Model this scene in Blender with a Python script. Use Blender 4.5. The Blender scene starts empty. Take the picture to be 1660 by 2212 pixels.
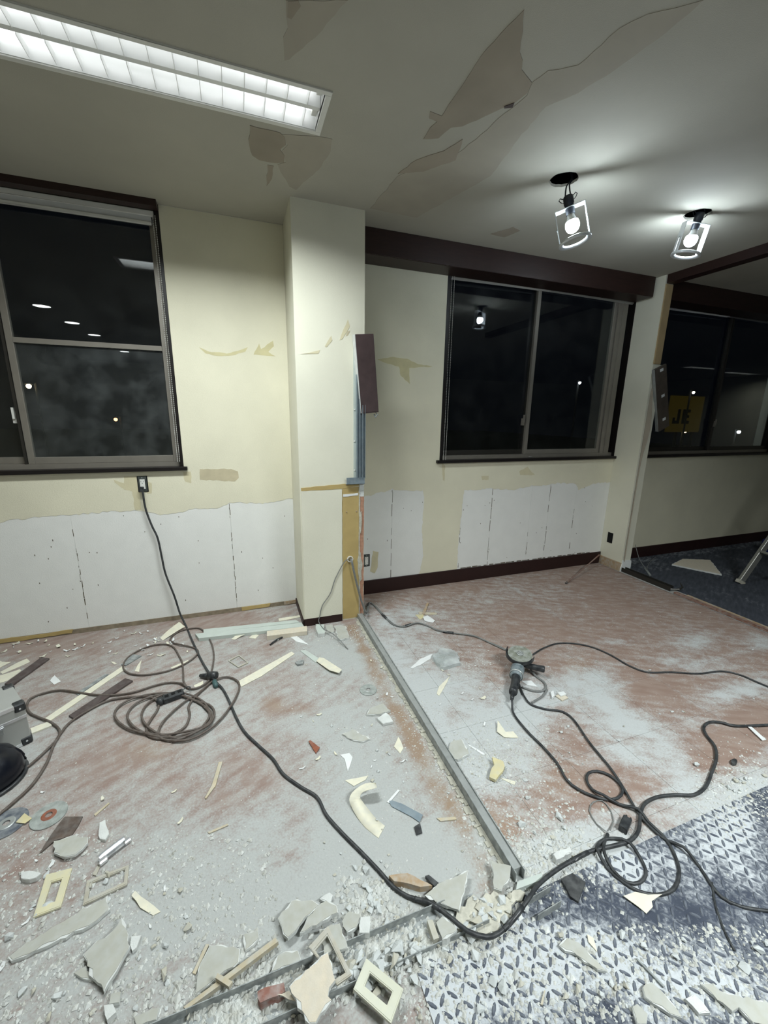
import bpy, bmesh, math, random
from mathutils import Vector, Matrix, noise
from mathutils.geometry import delaunay_2d_cdt
random.seed(7)
sc = bpy.context.scene
C = sc.collection

# ------------------------------------------------------------------ camera, world, exposure
CAM_H, CAM_D, FPX = 1.4398, 2.9753, 878.72
PITCH, ROLL, YAW = -0.23392, 0.01558, 0.34502
fw0 = Vector((math.sin(YAW), math.cos(YAW), 0)); rt0 = Vector((math.cos(YAW), -math.sin(YAW), 0)); up0 = Vector((0, 0, 1))
FW = fw0*math.cos(PITCH) + up0*math.sin(PITCH); U1 = up0*math.cos(PITCH) - fw0*math.sin(PITCH)
RT = rt0*math.cos(ROLL) + U1*math.sin(ROLL); UP = U1*math.cos(ROLL) - rt0*math.sin(ROLL)
EYE = Vector((0, -CAM_D, CAM_H))
cam = bpy.data.cameras.new('camera'); co = bpy.data.objects.new('camera', cam); C.objects.link(co)
cam.sensor_fit = 'VERTICAL'; cam.sensor_height = 24; cam.lens = FPX*24/2212; cam.clip_start = .02
co.matrix_world = Matrix(((RT.x, UP.x, -FW.x, EYE.x), (RT.y, UP.y, -FW.y, EYE.y), (RT.z, UP.z, -FW.z, EYE.z), (0, 0, 0, 1)))
sc.camera = co
w = bpy.data.worlds.new('night'); sc.world = w; w.use_nodes = True
w.node_tree.nodes['Background'].inputs[0].default_value = (.010, .014, .03, 1); w.node_tree.nodes['Background'].inputs[1].default_value = .05
sc.view_settings.view_transform = 'Standard'; sc.view_settings.look = 'None'; sc.view_settings.gamma = 1
sc.view_settings.use_curve_mapping = False; sc.view_settings.exposure = 0.2
TUBE_E, BULB_E, DOWN_E, FIX_W = 2.6, 190, 30, 35          # strengths of the room's own lamps

# survey of the place: where a sight line of the photograph meets the floor, a wall or the ceiling
def sight(u, v): return (u-830)/FPX*RT - (v-1106)/FPX*UP + FW
def hit(u, v, ax, val):
    d = sight(u, v); return EYE + d*((val-EYE[ax])/d[ax])
def fl(u, v, z=0.0): p = hit(u, v, 2, z); return (p.x, p.y)
def wl(u, v, y=0.0): p = hit(u, v, 1, y); return (p.x, p.z)
H = 2.6
def cl(u, v): p = hit(u, v, 2, H); return (p.x, p.y)

# ------------------------------------------------------------------ materials
def lin(c): return tuple(((x/255)/12.92 if x/255 <= .04045 else ((x/255+.055)/1.055)**2.4) for x in c) + (1,)
MATS = {}
DUSTY = dict(pale_wood=.35, tan_wood=.3, dark_plank=.06, board_face_paper=.3, board_cream_face=.15, wallpaper_scrap=.2, yellow_scrap=.2, cream_plastic=.2, ivory_plastic=.12, abrasive_disc=.3, worn_grey_disc=.35, blue_black_disc=.25,
    stained_brown_tile=.10, red_block=.3, rust_brown=.08, blue_grey_steel=.15, black_rubber=.08, black_cord_rubber=.05, brown_cord_rubber=.07, black_plastic=.05, dusty_dark_steel=.4, galvanised_steel=.25, chrome=.1, pale_grey_green_board=.25, red_brown_wood=.2, dusty_grinder_body=.2, beige_rubble=.3, grey_beige_plastic=.3)
def mat(name, col, rough=.7, var=.10, scale=14, bump=.0, bscale=120, metal=0, col2=None, stretch=None, spec=.4):
    if name in MATS: return MATS[name]
    m = bpy.data.materials.new(name); m.use_nodes = True; nt = m.node_tree; n = nt.nodes; L = nt.links
    b = n['Principled BSDF']; b.inputs['Roughness'].default_value = rough; b.inputs['Metallic'].default_value = metal
    b.inputs['Specular IOR Level'].default_value = spec
    tc = n.new('ShaderNodeTexCoord'); mp = n.new('ShaderNodeMapping'); L.new(tc.outputs['Object'], mp.inputs[0])
    if stretch: mp.inputs['Scale'].default_value = stretch
    nz = n.new('ShaderNodeTexNoise'); nz.inputs['Scale'].default_value = scale; nz.inputs['Detail'].default_value = 5; L.new(mp.outputs[0], nz.inputs[0])
    rp = n.new('ShaderNodeValToRGB'); L.new(nz.outputs[0], rp.inputs[0])
    c = lin(col); c2 = lin(col2) if col2 else tuple(x*(1-var*2.2) for x in c[:3]) + (1,)
    rp.color_ramp.elements[0].position = .32; rp.color_ramp.elements[1].position = .68
    rp.color_ramp.elements[0].color = c2; rp.color_ramp.elements[1].color = c
    if name in DUSTY:      # building dust settled in blotches
        g = n.new('ShaderNodeNewGeometry'); nd = n.new('ShaderNodeTexNoise'); nd.inputs['Scale'].default_value = 45; nd.inputs['Detail'].default_value = 6; L.new(g.outputs['Position'], nd.inputs[0])
        mr = n.new('ShaderNodeMapRange'); mr.inputs[1].default_value = .38; mr.inputs[2].default_value = .66; mr.inputs[3].default_value = DUSTY[name]*.3; mr.inputs[4].default_value = min(.95, DUSTY[name]*1.6); L.new(nd.outputs[0], mr.inputs[0])
        mx = n.new('ShaderNodeMix'); mx.data_type = 'RGBA'; L.new(mr.outputs[0], mx.inputs['Factor']); L.new(rp.outputs[0], mx.inputs['A']); mx.inputs['B'].default_value = lin((184, 188, 186)); L.new(mx.outputs['Result'], b.inputs['Base Color'])
    else: L.new(rp.outputs[0], b.inputs['Base Color'])
    if bump:
        n2 = n.new('ShaderNodeTexNoise'); n2.inputs['Scale'].default_value = bscale; n2.inputs['Detail'].default_value = 3; L.new(mp.outputs[0], n2.inputs[0])
        bp = n.new('ShaderNodeBump'); bp.inputs['Strength'].default_value = bump; bp.inputs['Distance'].default_value = .004
        L.new(n2.outputs[0], bp.inputs['Height']); L.new(bp.outputs[0], b.inputs['Normal'])
    MATS[name] = m; return m
def emit(name, col, s):
    m = bpy.data.materials.new(name); m.use_nodes = True; nt = m.node_tree; nt.nodes.clear()
    o = nt.nodes.new('ShaderNodeOutputMaterial'); e = nt.nodes.new('ShaderNodeEmission')
    e.inputs[0].default_value = col + (1,); e.inputs[1].default_value = s; nt.links.new(e.outputs[0], o.inputs[0]); return m
def glass(name, dirt=.03, dcol=(150, 155, 155)):
    m = bpy.data.materials.new(name); m.use_nodes = True; nt = m.node_tree; n = nt.nodes; L = nt.links; n.clear()
    o = n.new('ShaderNodeOutputMaterial'); tr = n.new('ShaderNodeBsdfTransparent'); g = n.new('ShaderNodeBsdfGlossy'); g.inputs['Roughness'].default_value = .0
    tr.inputs[0].default_value = (.93, .96, .95, 1)
    lw = n.new('ShaderNodeLayerWeight'); lw.inputs[0].default_value = .5; pw = n.new('ShaderNodeMath'); pw.operation = 'POWER'; pw.inputs[1].default_value = 5; L.new(lw.outputs['Facing'], pw.inputs[0])
    fr = n.new('ShaderNodeMath'); fr.operation = 'MULTIPLY_ADD'; fr.inputs[1].default_value = .96; fr.inputs[2].default_value = .04; L.new(pw.outputs[0], fr.inputs[0]); mx = n.new('ShaderNodeMixShader')
    L.new(fr.outputs[0], mx.inputs[0]); L.new(tr.outputs[0], mx.inputs[1]); L.new(g.outputs[0], mx.inputs[2])
    d = n.new('ShaderNodeBsdfDiffuse'); d.inputs[0].default_value = lin(dcol); m2 = n.new('ShaderNodeMixShader')
    nz = n.new('ShaderNodeTexNoise'); nz.inputs['Scale'].default_value = 9; nz.inputs['Detail'].default_value = 6
    tc = n.new('ShaderNodeTexCoord'); L.new(tc.outputs['Object'], nz.inputs[0])
    mr = n.new('ShaderNodeMapRange'); mr.inputs[1].default_value = .4; mr.inputs[2].default_value = .7; mr.inputs[3].default_value = dirt*.3; mr.inputs[4].default_value = dirt
    L.new(nz.outputs[0], mr.inputs[0]); L.new(mr.outputs[0], m2.inputs[0]); L.new(mx.outputs[0], m2.inputs[1]); L.new(d.outputs[0], m2.inputs[2])
    L.new(m2.outputs[0], o.inputs[0]); return m

M = dict(
    hangdk=mat('hanging_brown_board', (76, 62, 62), .5, .12, 16), hangdk2=mat('hanging_dull_board', (84, 76, 68), .6, .12, 16),
    gyp=mat('gypsum_board', (230, 231, 227), .85, .018, 9, .25, 160),
    paper=mat('cream_wallpaper', (226, 222, 199), .75, .035, 3.5, .35, 260),
    paperdk=mat('yellowed_wallpaper', (213, 205, 172), .8, .06, 8, .2, 200),
    gluey=mat('glue_stained_paper', (208, 200, 158), .7, .06, 14),
    tan=mat('tan_paper_layer', (197, 187, 158), .85, .06, 18),
    col=mat('column_wallpaper', (224, 222, 204), .75, .035, 3, .3, 260),
    ceil=mat('ceiling_board', (176, 173, 160), .85, .05, 2.2, .15, 300),
    ceilpatch=mat('ceiling_torn_layer', (156, 147, 132), .9, .06, 6),
    ceilpatch2=mat('ceiling_paper_layer', (167, 161, 147), .9, .04, 6),
    brown=mat('dark_brown_wood', (48, 30, 26), .45, .15, 12, .05, 90, stretch=(1, 8, 8)),
    base=mat('dark_brown_vinyl', (44, 24, 22), .5, .1, 10),
    sill=mat('black_brown_sill', (26, 22, 21), .4, .1, 10),
    alu=mat('bronze_aluminium', (142, 137, 128), .4, .05, 10, metal=.4),
    aludk=mat('dark_aluminium', (62, 60, 56), .4, .06, 10, metal=.5),
    steel=mat('galvanised_steel', (168, 172, 170), .45, .08, 22, metal=.4),
    steelb=mat('blue_grey_steel', (132, 148, 158), .4, .08, 18, metal=.4),
    steeldk=mat('dusty_dark_steel', (132, 138, 138), .6, .14, 20, metal=.2),
    chrome=mat('chrome', (228, 230, 232), .2, .04, 10, metal=.6),
    wood=mat('pale_wood', (198, 184, 152), .7, .12, 9, .1, 80, stretch=(1, 1, 1)),
    woodtan=mat('tan_wood', (176, 146, 106), .65, .12, 12),
    woodred=mat('red_brown_wood', (128, 84, 62), .6, .12, 12),
    plankdk=mat('dark_plank', (76, 62, 60), .55, .10, 16),
    ochre=mat('ochre_board_paper', (182, 160, 106), .8, .05, 14),
    pink=mat('raw_pinkish_board_edge', (186, 142, 118), .9, .14, 40),
    white=mat('white_plastic', (222, 222, 216), .4, .03, 10),
    blind=mat('white_blind_fabric', (206, 208, 208), .8, .03, 10),
    cream=mat('cream_plastic', (214, 208, 172), .35, .04, 10),
    ivory=mat('ivory_plastic', (205, 206, 186), .3, .04, 10),
    greyframe=mat('grey_beige_plastic', (176, 170, 152), .5, .06, 14),
    black=mat('black_rubber', (34, 36, 39), .55, .12, 40),
    cordblk=mat('black_cord_rubber', (38, 41, 44), .5, .14, 60),
    cordbrn=mat('brown_cord_rubber', (88, 76, 68), .6, .12, 60),
    cordgry=mat('grey_cord_sheath', (128, 130, 128), .6, .12, 60),
    blackpl=mat('black_plastic', (30, 33, 37), .38, .12, 30),
    navy=mat('navy_black_plastic', (14, 18, 28), .3, .1, 12),
    case=mat('aluminium_case', (182, 184, 180), .38, .05, 6, metal=.25),
    teal=mat('dusty_teal_plastic', (70, 98, 98), .5, .1, 30),
    grinder=mat('dusty_grinder_body', (62, 82, 90), .5, .28, 38, col2=(128, 140, 145)),
    disc=mat('abrasive_disc', (112, 116, 100), .85, .1, 30, .3, 300),
    discgr=mat('worn_grey_disc', (140, 148, 142), .85, .12, 30, .3, 300),
    discbl=mat('blue_black_disc', (70, 78, 92), .6, .15, 20),
    tile=mat('stained_brown_tile', (92, 76, 66), .8, .25, 26),
    core=mat('gypsum_core', (212, 215, 212), .9, .07, 30, .3, 200),
    face=mat('board_face_paper', (176, 176, 165), .85, .06, 16),
    facecream=mat('board_cream_face', (212, 202, 182), .8, .04, 60, .2, 300),
    scrap=mat('wallpaper_scrap', (226, 222, 200), .8, .04, 18),
    scrapyel=mat('yellow_scrap', (208, 198, 152), .8, .06, 18),
    scrapwht=mat('white_scrap', (224, 227, 226), .85, .04, 18),
    palegreen=mat('pale_grey_green_board', (190, 200, 192), .7, .05, 14),
    rust=mat('rust_brown', (140, 78, 52), .8, .12, 30),
    brick=mat('red_block', (142, 88, 72), .9, .14, 30, .4, 120),
    stone=mat('plaster_rubble', (206, 211, 210), .9, .10, 40),
    stonebe=mat('beige_rubble', (190, 186, 168), .9, .10, 40),
    residue=mat('plaster_residue', (198, 196, 182), .9, .14, 40, .8, 90),
    sock=mat('outlet_white', (226, 226, 220), .35, .02, 10),
    outmet=mat('outlet_strap_metal', (92, 98, 96), .45, .1, 20, metal=.6),
    hole=mat('dark_void', (8, 8, 9), .9, .05, 10),
    lampmet=mat('white_lamp_metal', (226, 230, 232), .3, .02, 10, metal=.3),
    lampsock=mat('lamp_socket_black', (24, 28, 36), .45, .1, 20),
    lath=mat('ladder_aluminium', (165, 165, 158), .35, .06, 12, metal=.6),
    clearpl=glass('clear_plastic', .8, (205, 210, 210)),
    glass=glass('window_glass', .02), glassdirty=glass('dusty_window_glass', .10),
)

# ------------------------------------------------------------------ mesh helpers
def obj(name, bm, m, parent=None, smooth=False):
    me = bpy.data.meshes.new(name); bmesh.ops.recalc_face_normals(bm, faces=bm.faces[:]); bm.to_mesh(me); bm.free()
    if smooth:
        for p in me.polygons: p.use_smooth = True
    me.materials.append(M[m] if isinstance(m, str) else m)
    o = bpy.data.objects.new(name, me); C.objects.link(o)
    if parent: o.parent = parent
    return o
def tag(o, label, cat, group=None):
    o['label'] = label; o['category'] = cat
    if group: o['group'] = group
    return o
def thing(name, label, cat, loc=(0, 0, 0), rz=0, group=None):
    o = bpy.data.objects.new(name, None); C.objects.link(o); o.location = loc; o.rotation_euler = (0, 0, rz); o.empty_display_size = .05
    return tag(o, label, cat, group)
def struct(o, label=None, cat=None):
    o['kind'] = 'structure'
    if label: o['label'] = label
    if cat: o['category'] = cat
    return o
def bx(bm, x0, x1, y0, y1, z0, z1, mtx=None):
    vs = [Vector((x, y, z)) for z in (z0, z1) for y in (y0, y1) for x in (x0, x1)]
    if mtx is not None: vs = [mtx @ v for v in vs]
    v = [bm.verts.new(p) for p in vs]
    for f in ((0, 1, 3, 2), (4, 5, 7, 6), (0, 1, 5, 4), (2, 3, 7, 6), (0, 2, 6, 4), (1, 3, 7, 5)): bm.faces.new([v[i] for i in f])
    return bm
def B(*boxes, mtx=None, bevel=0):
    bm = bmesh.new()
    for b in boxes: bx(bm, *b, mtx=mtx)
    if bevel: bmesh.ops.bevel(bm, geom=bm.edges[:], offset=bevel, segments=1, affect='EDGES')
    return bm
def frame_axes(d):
    d = d.normalized(); a = Vector((0, 0, 1)) if abs(d.z) < .9 else Vector((1, 0, 0)); s = d.cross(a).normalized(); return s, s.cross(d).normalized()
def tube(bm, pts, r, n=8, cap=True):
    pts = [Vector(p) for p in pts]; rings = []; s = None
    for i, p in enumerate(pts):
        d = (pts[min(i+1, len(pts)-1)] - pts[max(i-1, 0)])
        if d.length < 1e-9: d = Vector((1, 0, 0))
        d.normalize()
        if s is None: s, t = frame_axes(d)
        else:
            s = (s - d*s.dot(d)); s = s.normalized() if s.length > 1e-6 else frame_axes(d)[0]; t = d.cross(s)
        rr = r[i] if isinstance(r, (list, tuple)) else r
        rings.append([bm.verts.new(p + (s*math.cos(a) + t*math.sin(a))*rr) for a in [2*math.pi*k/n for k in range(n)]])
    for A_, B_ in zip(rings, rings[1:]):
        for k in range(n): bm.faces.new((A_[k], A_[(k+1) % n], B_[(k+1) % n], B_[k]))
    if cap: bm.faces.new(rings[0][::-1]); bm.faces.new(rings[-1])
    return bm
def spline(pts, step=.02):
    P = [Vector(p) for p in pts]; P = [P[0]*2 - P[1]] + P + [P[-1]*2 - P[-2]]; out = []
    for i in range(1, len(P)-2):
        n = max(2, int((P[i+1]-P[i]).length/step))
        for k in range(n):
            t = k/n; a, b, c, d = P[i-1], P[i], P[i+1], P[i+2]
            out.append(.5*((2*b) + (c-a)*t + (2*a-5*b+4*c-d)*t*t + (3*b-a-3*c+d)*t**3))
    out.append(P[-2]); return out
def lathe(bm, prof, n=24, mtx=None):
    rings = []
    for r, z in prof:
        ring = []
        for k in range(n):
            a = 2*math.pi*k/n; p = Vector((r*math.cos(a), r*math.sin(a), z)); ring.append(bm.verts.new(mtx @ p if mtx is not None else p))
        rings.append(ring)
    for A_, B_ in zip(rings, rings[1:]):
        for k in range(n): bm.faces.new((A_[k], A_[(k+1) % n], B_[(k+1) % n], B_[k]))
    return rings
def solid_lathe(prof, n=24, mtx=None):
    bm = bmesh.new(); r = lathe(bm, prof, n, mtx); bm.faces.new(r[0][::-1]); bm.faces.new(r[-1]); return bm
def ring_lathe(prof, n=28, mtx=None):
    bm = bmesh.new(); r = lathe(bm, prof, n, mtx)
    for k in range(n): bm.faces.new((r[-1][k], r[-1][(k+1) % n], r[0][(k+1) % n], r[0][k]))
    return bm
def jag(pts, amt, seg):
    out = []
    for i, p in enumerate(pts):
        q = pts[(i+1) % len(pts)]; d = math.hypot(q[0]-p[0], q[1]-p[1]); n = max(1, int(d/seg))
        for k in range(n):
            t = k/n; x, y = p[0]+(q[0]-p[0])*t, p[1]+(q[1]-p[1])*t
            if k: x += random.uniform(-amt, amt); y += random.uniform(-amt, amt)
            out.append((x, y))
    return out
def sheet(polys, place, th):
    """solid sheet: polys[0] outline, polys[1:] holes; place(x, y, h) -> world point, h = 0..th"""
    polys = [pl if sum(a[0]*b[1]-b[0]*a[1] for a, b in zip(pl, pl[1:]+pl[:1])) > 0 else pl[::-1] for pl in polys]
    vs = [Vector(p) for pl in polys for p in pl]; fs = []; k = 0
    for pl in polys: fs.append(list(range(k, k+len(pl)))); k += len(pl)
    V, _, F, _, _, OF = delaunay_2d_cdt(vs, [], fs, 1, 1e-7)
    bm = bmesh.new(); lo = [bm.verts.new(place(v.x, v.y, 0)) for v in V]; hi = [bm.verts.new(place(v.x, v.y, th)) for v in V]
    ed = {}
    for f, of in zip(F, OF):
        if any(o > 0 for o in of): continue
        bm.faces.new([hi[i] for i in f]); bm.faces.new([lo[i] for i in reversed(f)])
        for a, b in zip(f, f[1:]+f[:1]): ed[(a, b)] = ed.get((a, b), 0)+1
    for (a, b) in ed:
        if (b, a) not in ed: bm.faces.new((lo[a], lo[b], hi[b], hi[a]))
    return bm
def on_floor(z0, tilt=(0, 0), c=(0, 0)): return lambda x, y, h: (x, y, z0 + h + (x-c[0])*tilt[0] + (y-c[1])*tilt[1])
def circ(cx, cy, r, n=24, j=0): return [(cx + (r+random.uniform(-j, j))*math.cos(2*math.pi*k/n), cy + (r+random.uniform(-j, j))*math.sin(2*math.pi*k/n)) for k in range(n)]
def fbm(x, y, s, o=3, z=0.): return noise.fractal(Vector((x*s, y*s, z)), 1, 2, o)

# ------------------------------------------------------------------ floor
def ell(u, v, ru, rv, s):        # a patch of dust or stain: centre and half sizes seen at a floor point
    c = fl(u, v); a = fl(u+ru, v); b = fl(u, v-rv); return (c, (a[0]-c[0], a[1]-c[1]), (b[0]-c[0], b[1]-c[1]), s)
DUST = [ell(*e) for e in ((1270, 1470, 55, 35, .8), (1300, 1510, 60, 40, .8), (1345, 1570, 80, 40, .8), (1400, 1610, 70, 50, .7), (1460, 1660, 50, 50, .6),
    (1330, 1630, 60, 25, .45), (1500, 1385, 55, 22, .55), (1560, 1500, 45, 25, .75), (1600, 1490, 40, 20, .5), (1480, 1430, 110, 12, .5), (1540, 1450, 60, 14, .5), (1330, 1385, 60, 8, .3),
    (1500, 1560, 50, 18, .35), (900, 1400, 120, 70, .55), (870, 1330, 90, 30, .5), (960, 1520, 130, 90, .75), (1060, 1640, 120, 70, .75), (1120, 1540, 80, 60, .6), (1180, 1500, 70, 50, .5),
    (1250, 1860, 140, 60, .8), (1200, 1800, 90, 40, .5), (1600, 1740, 110, 60, .8), (1640, 1690, 60, 40, .5), (1640, 1480, 40, 30, .5), (1650, 1385, 60, 18, .6), (1100, 1290, 160, 20, .15), (1230, 1400, 60, 18, .2), (1100, 1810, 90, 40, -.3), (1050, 1740, 60, 30, -.35), (1400, 1480, 60, 25, -.4), (1640, 1560, 60, 40, -.4), (1580, 1650, 80, 60, -.35))]
DUSTL = [ell(*e) for e in ((780, 1650, 90, 120, .35), (700, 1560, 120, 50, .25), (600, 1800, 200, 120, .3), (800, 1850, 110, 70, .3), (300, 1900, 200, 120, .2), (720, 1420, 110, 50, .35), (900, 1850, 90, 70, .3), (820, 1720, 70, 80, .3), (500, 1950, 200, 90, .2),
    (210, 1640, 120, 50, -.25), (330, 1600, 80, 40, -.22), (560, 1680, 55, 45, -.3), (590, 1525, 28, 22, -.6), (655, 1530, 35, 16, -.35), (620, 1600, 70, 20, -.2), (500, 1640, 60, 30, -.25), (120, 1400, 160, 30, -.35), (480, 1350, 150, 18, -.35), (400, 1450, 130, 40, -.1), (480, 1730, 70, 30, -.3), (620, 1850, 40, 40, -.25), (660, 1960, 60, 40, -.1), (380, 1690, 60, 25, -.2), (300, 1480, 100, 30, -.1), (590, 1400, 60, 15, -.25), (640, 1770, 30, 25, -.25))]
ORANGE = [ell(*e) for e in ((590, 1525, 26, 20, 1), (650, 1535, 30, 14, .6), (690, 1655, 40, 25, .7), (1090, 1800, 70, 50, .6), (1250, 1440, 30, 20, .6), (330, 1625, 60, 30, .5), (1000, 1740, 30, 30, .5), (1060, 1760, 50, 40, .5), (1200, 1690, 60, 40, .4))]
def blobs(lst, x, y):
    t = 0
    for c, a, b, s in lst:
        det = a[0]*b[1]-a[1]*b[0]; dx, dy = x-c[0], y-c[1]
        p = (dx*b[1]-dy*b[0])/det; q = (a[0]*dy-a[1]*dx)/det; r2 = p*p+q*q
        if r2 < 4: t += s*math.exp(-r2*1.1)
    return t
def floor_mat(name, A, Bc, org, dcol, streak=(1, 1, 1), bump=.35, lo=.36, hi=.66, ang=-28):
    m = bpy.data.materials.new(name); m.use_nodes = True; nt = m.node_tree; n = nt.nodes; L = nt.links; b = n['Principled BSDF']
    b.inputs['Roughness'].default_value = .88; b.inputs['Specular IOR Level'].default_value = .25
    g = n.new('ShaderNodeNewGeometry'); mp = n.new('ShaderNodeMapping'); L.new(g.outputs['Position'], mp.inputs[0])
    mp.inputs['Rotation'].default_value = (0, 0, math.radians(ang)); m0 = mp; mp = n.new('ShaderNodeMapping'); L.new(m0.outputs[0], mp.inputs[0]); mp.inputs['Scale'].default_value = streak
    def nz(s, d, src=mp.outputs[0], dist=0.):
        t = n.new('ShaderNodeTexNoise'); t.inputs['Scale'].default_value = s; t.inputs['Detail'].default_value = d; t.inputs['Distortion'].default_value = dist; L.new(src, t.inputs[0]); return t.outputs[0]
    def math_(op, a, b_):
        t = n.new('ShaderNodeMath'); t.operation = op
        for i, v in enumerate((a, b_)):
            if isinstance(v, (int, float)): t.inputs[i].default_value = v
            else: L.new(v, t.inputs[i])
        return t.outputs[0]
    def mix(f, a, b_):
        t = n.new('ShaderNodeMix'); t.data_type = 'RGBA'
        for s, v in ((t.inputs['Factor'], f), (t.inputs['A'], a), (t.inputs['B'], b_)):
            if isinstance(v, tuple): s.default_value = v
            elif isinstance(v, (int, float)): s.default_value = v
            else: L.new(v, s)
        return t.outputs['Result']
    def attr(a): t = n.new('ShaderNodeAttribute'); t.attribute_name = a; return t.outputs['Fac']
    n1 = nz(8, 7); n2 = nz(26, 5, g.outputs['Position'], .6); n3 = nz(130, 4, g.outputs['Position'])
    r = n.new('ShaderNodeMapRange'); r.inputs[1].default_value = .35; r.inputs[2].default_value = .65; L.new(n1, r.inputs[0])
    base = mix(r.outputs[0], lin(A), lin(Bc)); base = mix(attr('orange'), base, lin(org))
    d = math_('ADD', attr('dust'), math_('MULTIPLY', math_('SUBTRACT', n2, .5), .75)); d = math_('ADD', d, math_('MULTIPLY', math_('SUBTRACT', n3, .5), .8)); d = math_('ADD', d, math_('MULTIPLY', math_('SUBTRACT', n1, .5), .7))
    r2 = n.new('ShaderNodeMapRange'); r2.interpolation_type = 'SMOOTHSTEP'; r2.inputs[1].default_value = lo; r2.inputs[2].default_value = hi; r2.inputs[4].default_value = .94; L.new(d, r2.inputs[0])
    dc = mix(n3, tuple(x*.82 for x in lin(dcol)[:3])+(1,), lin(dcol))
    L.new(mix(r2.outputs[0], base, dc), b.inputs['Base Color'])
    bp = n.new('ShaderNodeBump'); bp.inputs['Strength'].default_value = bump; bp.inputs['Distance'].default_value = .004
    L.new(math_('ADD', n3, math_('MULTIPLY', n2, .8)), bp.inputs['Height']); L.new(bp.outputs[0], b.inputs['Normal']); return m
M['floorL'] = floor_mat('dusty_pinkish_screed', (140, 122, 114), (155, 143, 135), (148, 129, 110), (180, 184, 182), (1, 3, 1), .5, .10, 1.0)
M['floorR'] = floor_mat('dusty_red_brown_tile', (138, 117, 106), (150, 132, 121), (150, 126, 106), (192, 197, 197), (1, 3.5, 1), .3, .12, .98, 28)
M['floorD'] = floor_mat('dusty_charcoal_vinyl', (54, 58, 66), (70, 74, 82), (60, 60, 66), (186, 192, 198), (1, 5, 1), .25, .2, 1.0)
M['mat'] = floor_mat('dusty_checker_mat', (60, 66, 78), (74, 80, 92), (60, 60, 66), (200, 205, 208), (1, 2, 1), .3, .2, .8)
def grid(name, x0, x1, y0, y1, z, step, mt, dustf, orangef, th=.0, parent=None):
    nx = max(1, round((x1-x0)/step)); ny = max(1, round((y1-y0)/step)); V = []; F = []; D = []; O_ = []
    for j in range(ny+1):
        for i in range(nx+1):
            x = x0+(x1-x0)*i/nx; y = y0+(y1-y0)*j/ny; V.append((x, y, z)); D.append(dustf(x, y)); O_.append(max(0, min(1, orangef(x, y))))
    for j in range(ny):
        for i in range(nx): a = j*(nx+1)+i; F.append((a, a+1, a+nx+2, a+nx+1))
    if th:
        k = len(V); cs = [0, nx, (nx+1)*(ny+1)-1, (nx+1)*ny]
        for c in cs: V.append((V[c][0], V[c][1], z-th)); D.append(D[c]); O_.append(O_[c])
        rim = ([i for i in range(nx+1)], [j*(nx+1)+nx for j in range(ny+1)], [(nx+1)*(ny+1)-1-i for i in range(nx+1)], [(ny-j)*(nx+1) for j in range(ny+1)])
        for e, r in enumerate(rim): F.append(tuple(reversed(r)) + (k+e, k+(e+1) % 4))
        F.append((k+3, k+2, k+1, k))
    me = bpy.data.meshes.new(name); me.from_pydata(V, [], F); me.materials.append(M[mt])
    for nm, dat in (('dust', D), ('orange', O_)):
        a = me.attributes.new(nm, 'FLOAT', 'POINT'); a.data.foreach_set('value', dat)
    o = bpy.data.objects.new(name, me); C.objects.link(o)
    if parent: o.parent = parent
    return o
zero = lambda x, y: 0.0
def dustL(x, y):
    d = .56 + .22*fbm(x, y, 2.2) + blobs(DUSTL, x, y)
    if x > .58: d += .15 - 1.0*math.exp(-((x-.665)/.05)**2)*(1 if y > -2.0 else .6)*(.55+.5*fbm(x, y, 5, 2, 3.)) 
    if y > -.18: d -= .15
    if y < -1.9: d += .12
    return d
def dustR(x, y):
    d = .24 + .16*fbm(x, y, 1.6) + blobs(DUST, x, y)*(.72+.42*fbm(x, y, 6, 3, 5.)) + .30*math.exp(-((x-2.17)/.02)**2)*(.4+.5*fbm(x, y, 3, 2, 9.)) + .16*math.exp(-((y+1.56)/.02)**2)
    if x < 1.0: d += .25*(1-(x-.78)/.22)
    if y < -2.1: d += .3
    return d
def orL(x, y): return blobs(ORANGE, x, y)*(.6+.6*fbm(x, y, 7)) + (.9*math.exp(-((x-.67)/.06)**2) if y < -.45 else 0)
slab = struct(obj('floor', B((-3.2, 13, -9, .2, -.2, -.012)), 'core'), 'concrete floor slab under the dusty screed and tiles', 'floor')
fL = struct(grid('floor_screed', -1.9, .8, -2.27, 0, 0, .0125, 'floorL', dustL, orL, 0, slab))
struct(grid('floor_screed', -3.2, -1.9, -2.27, 0, 0, .05, 'floorL', dustL, zero, 0, slab)); struct(grid('floor_screed', -3.2, .36, -9, -2.27, 0, .03, 'floorL', dustL, zero, 0, slab))
# vinyl tiles between the two partition lines
T = .305; xs = [.80] + [2.17 + T*k for k in range(-4, 5) if .80 < 2.17+T*k < 3.40] + [3.405]; ys = [-2.235] + [-1.56 + T*k for k in range(-2, 6) if -2.23 < -1.56+T*k < -.02] + [0]
for i in range(len(xs)-1):
    for j in range(len(ys)-1):
        g = .0007
        grid('floor_tile', xs[i]+g, xs[i+1]-g, ys[j]+g, ys[j+1]-g, 0, .019, 'floorR', dustR, lambda x, y: blobs(ORANGE, x, y), .006, slab)
def dustD(x, y): return .10 + .30*fbm(x, y, 2.5) + (.25 if y > -.12 else 0)
struct(grid('floor_vinyl', 3.50, 8, -9, 0, 0, .04, 'floorD', dustD, zero, 0, slab)); struct(grid('floor_vinyl', 8, 13, -9, 0, 0, .3, 'floorD', dustD, zero, 0, slab)); struct(grid('floor_edge', 3.40, 3.50, -2.27, 0, 0, .03, 'floorL', dustL, zero, 0, slab))
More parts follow.
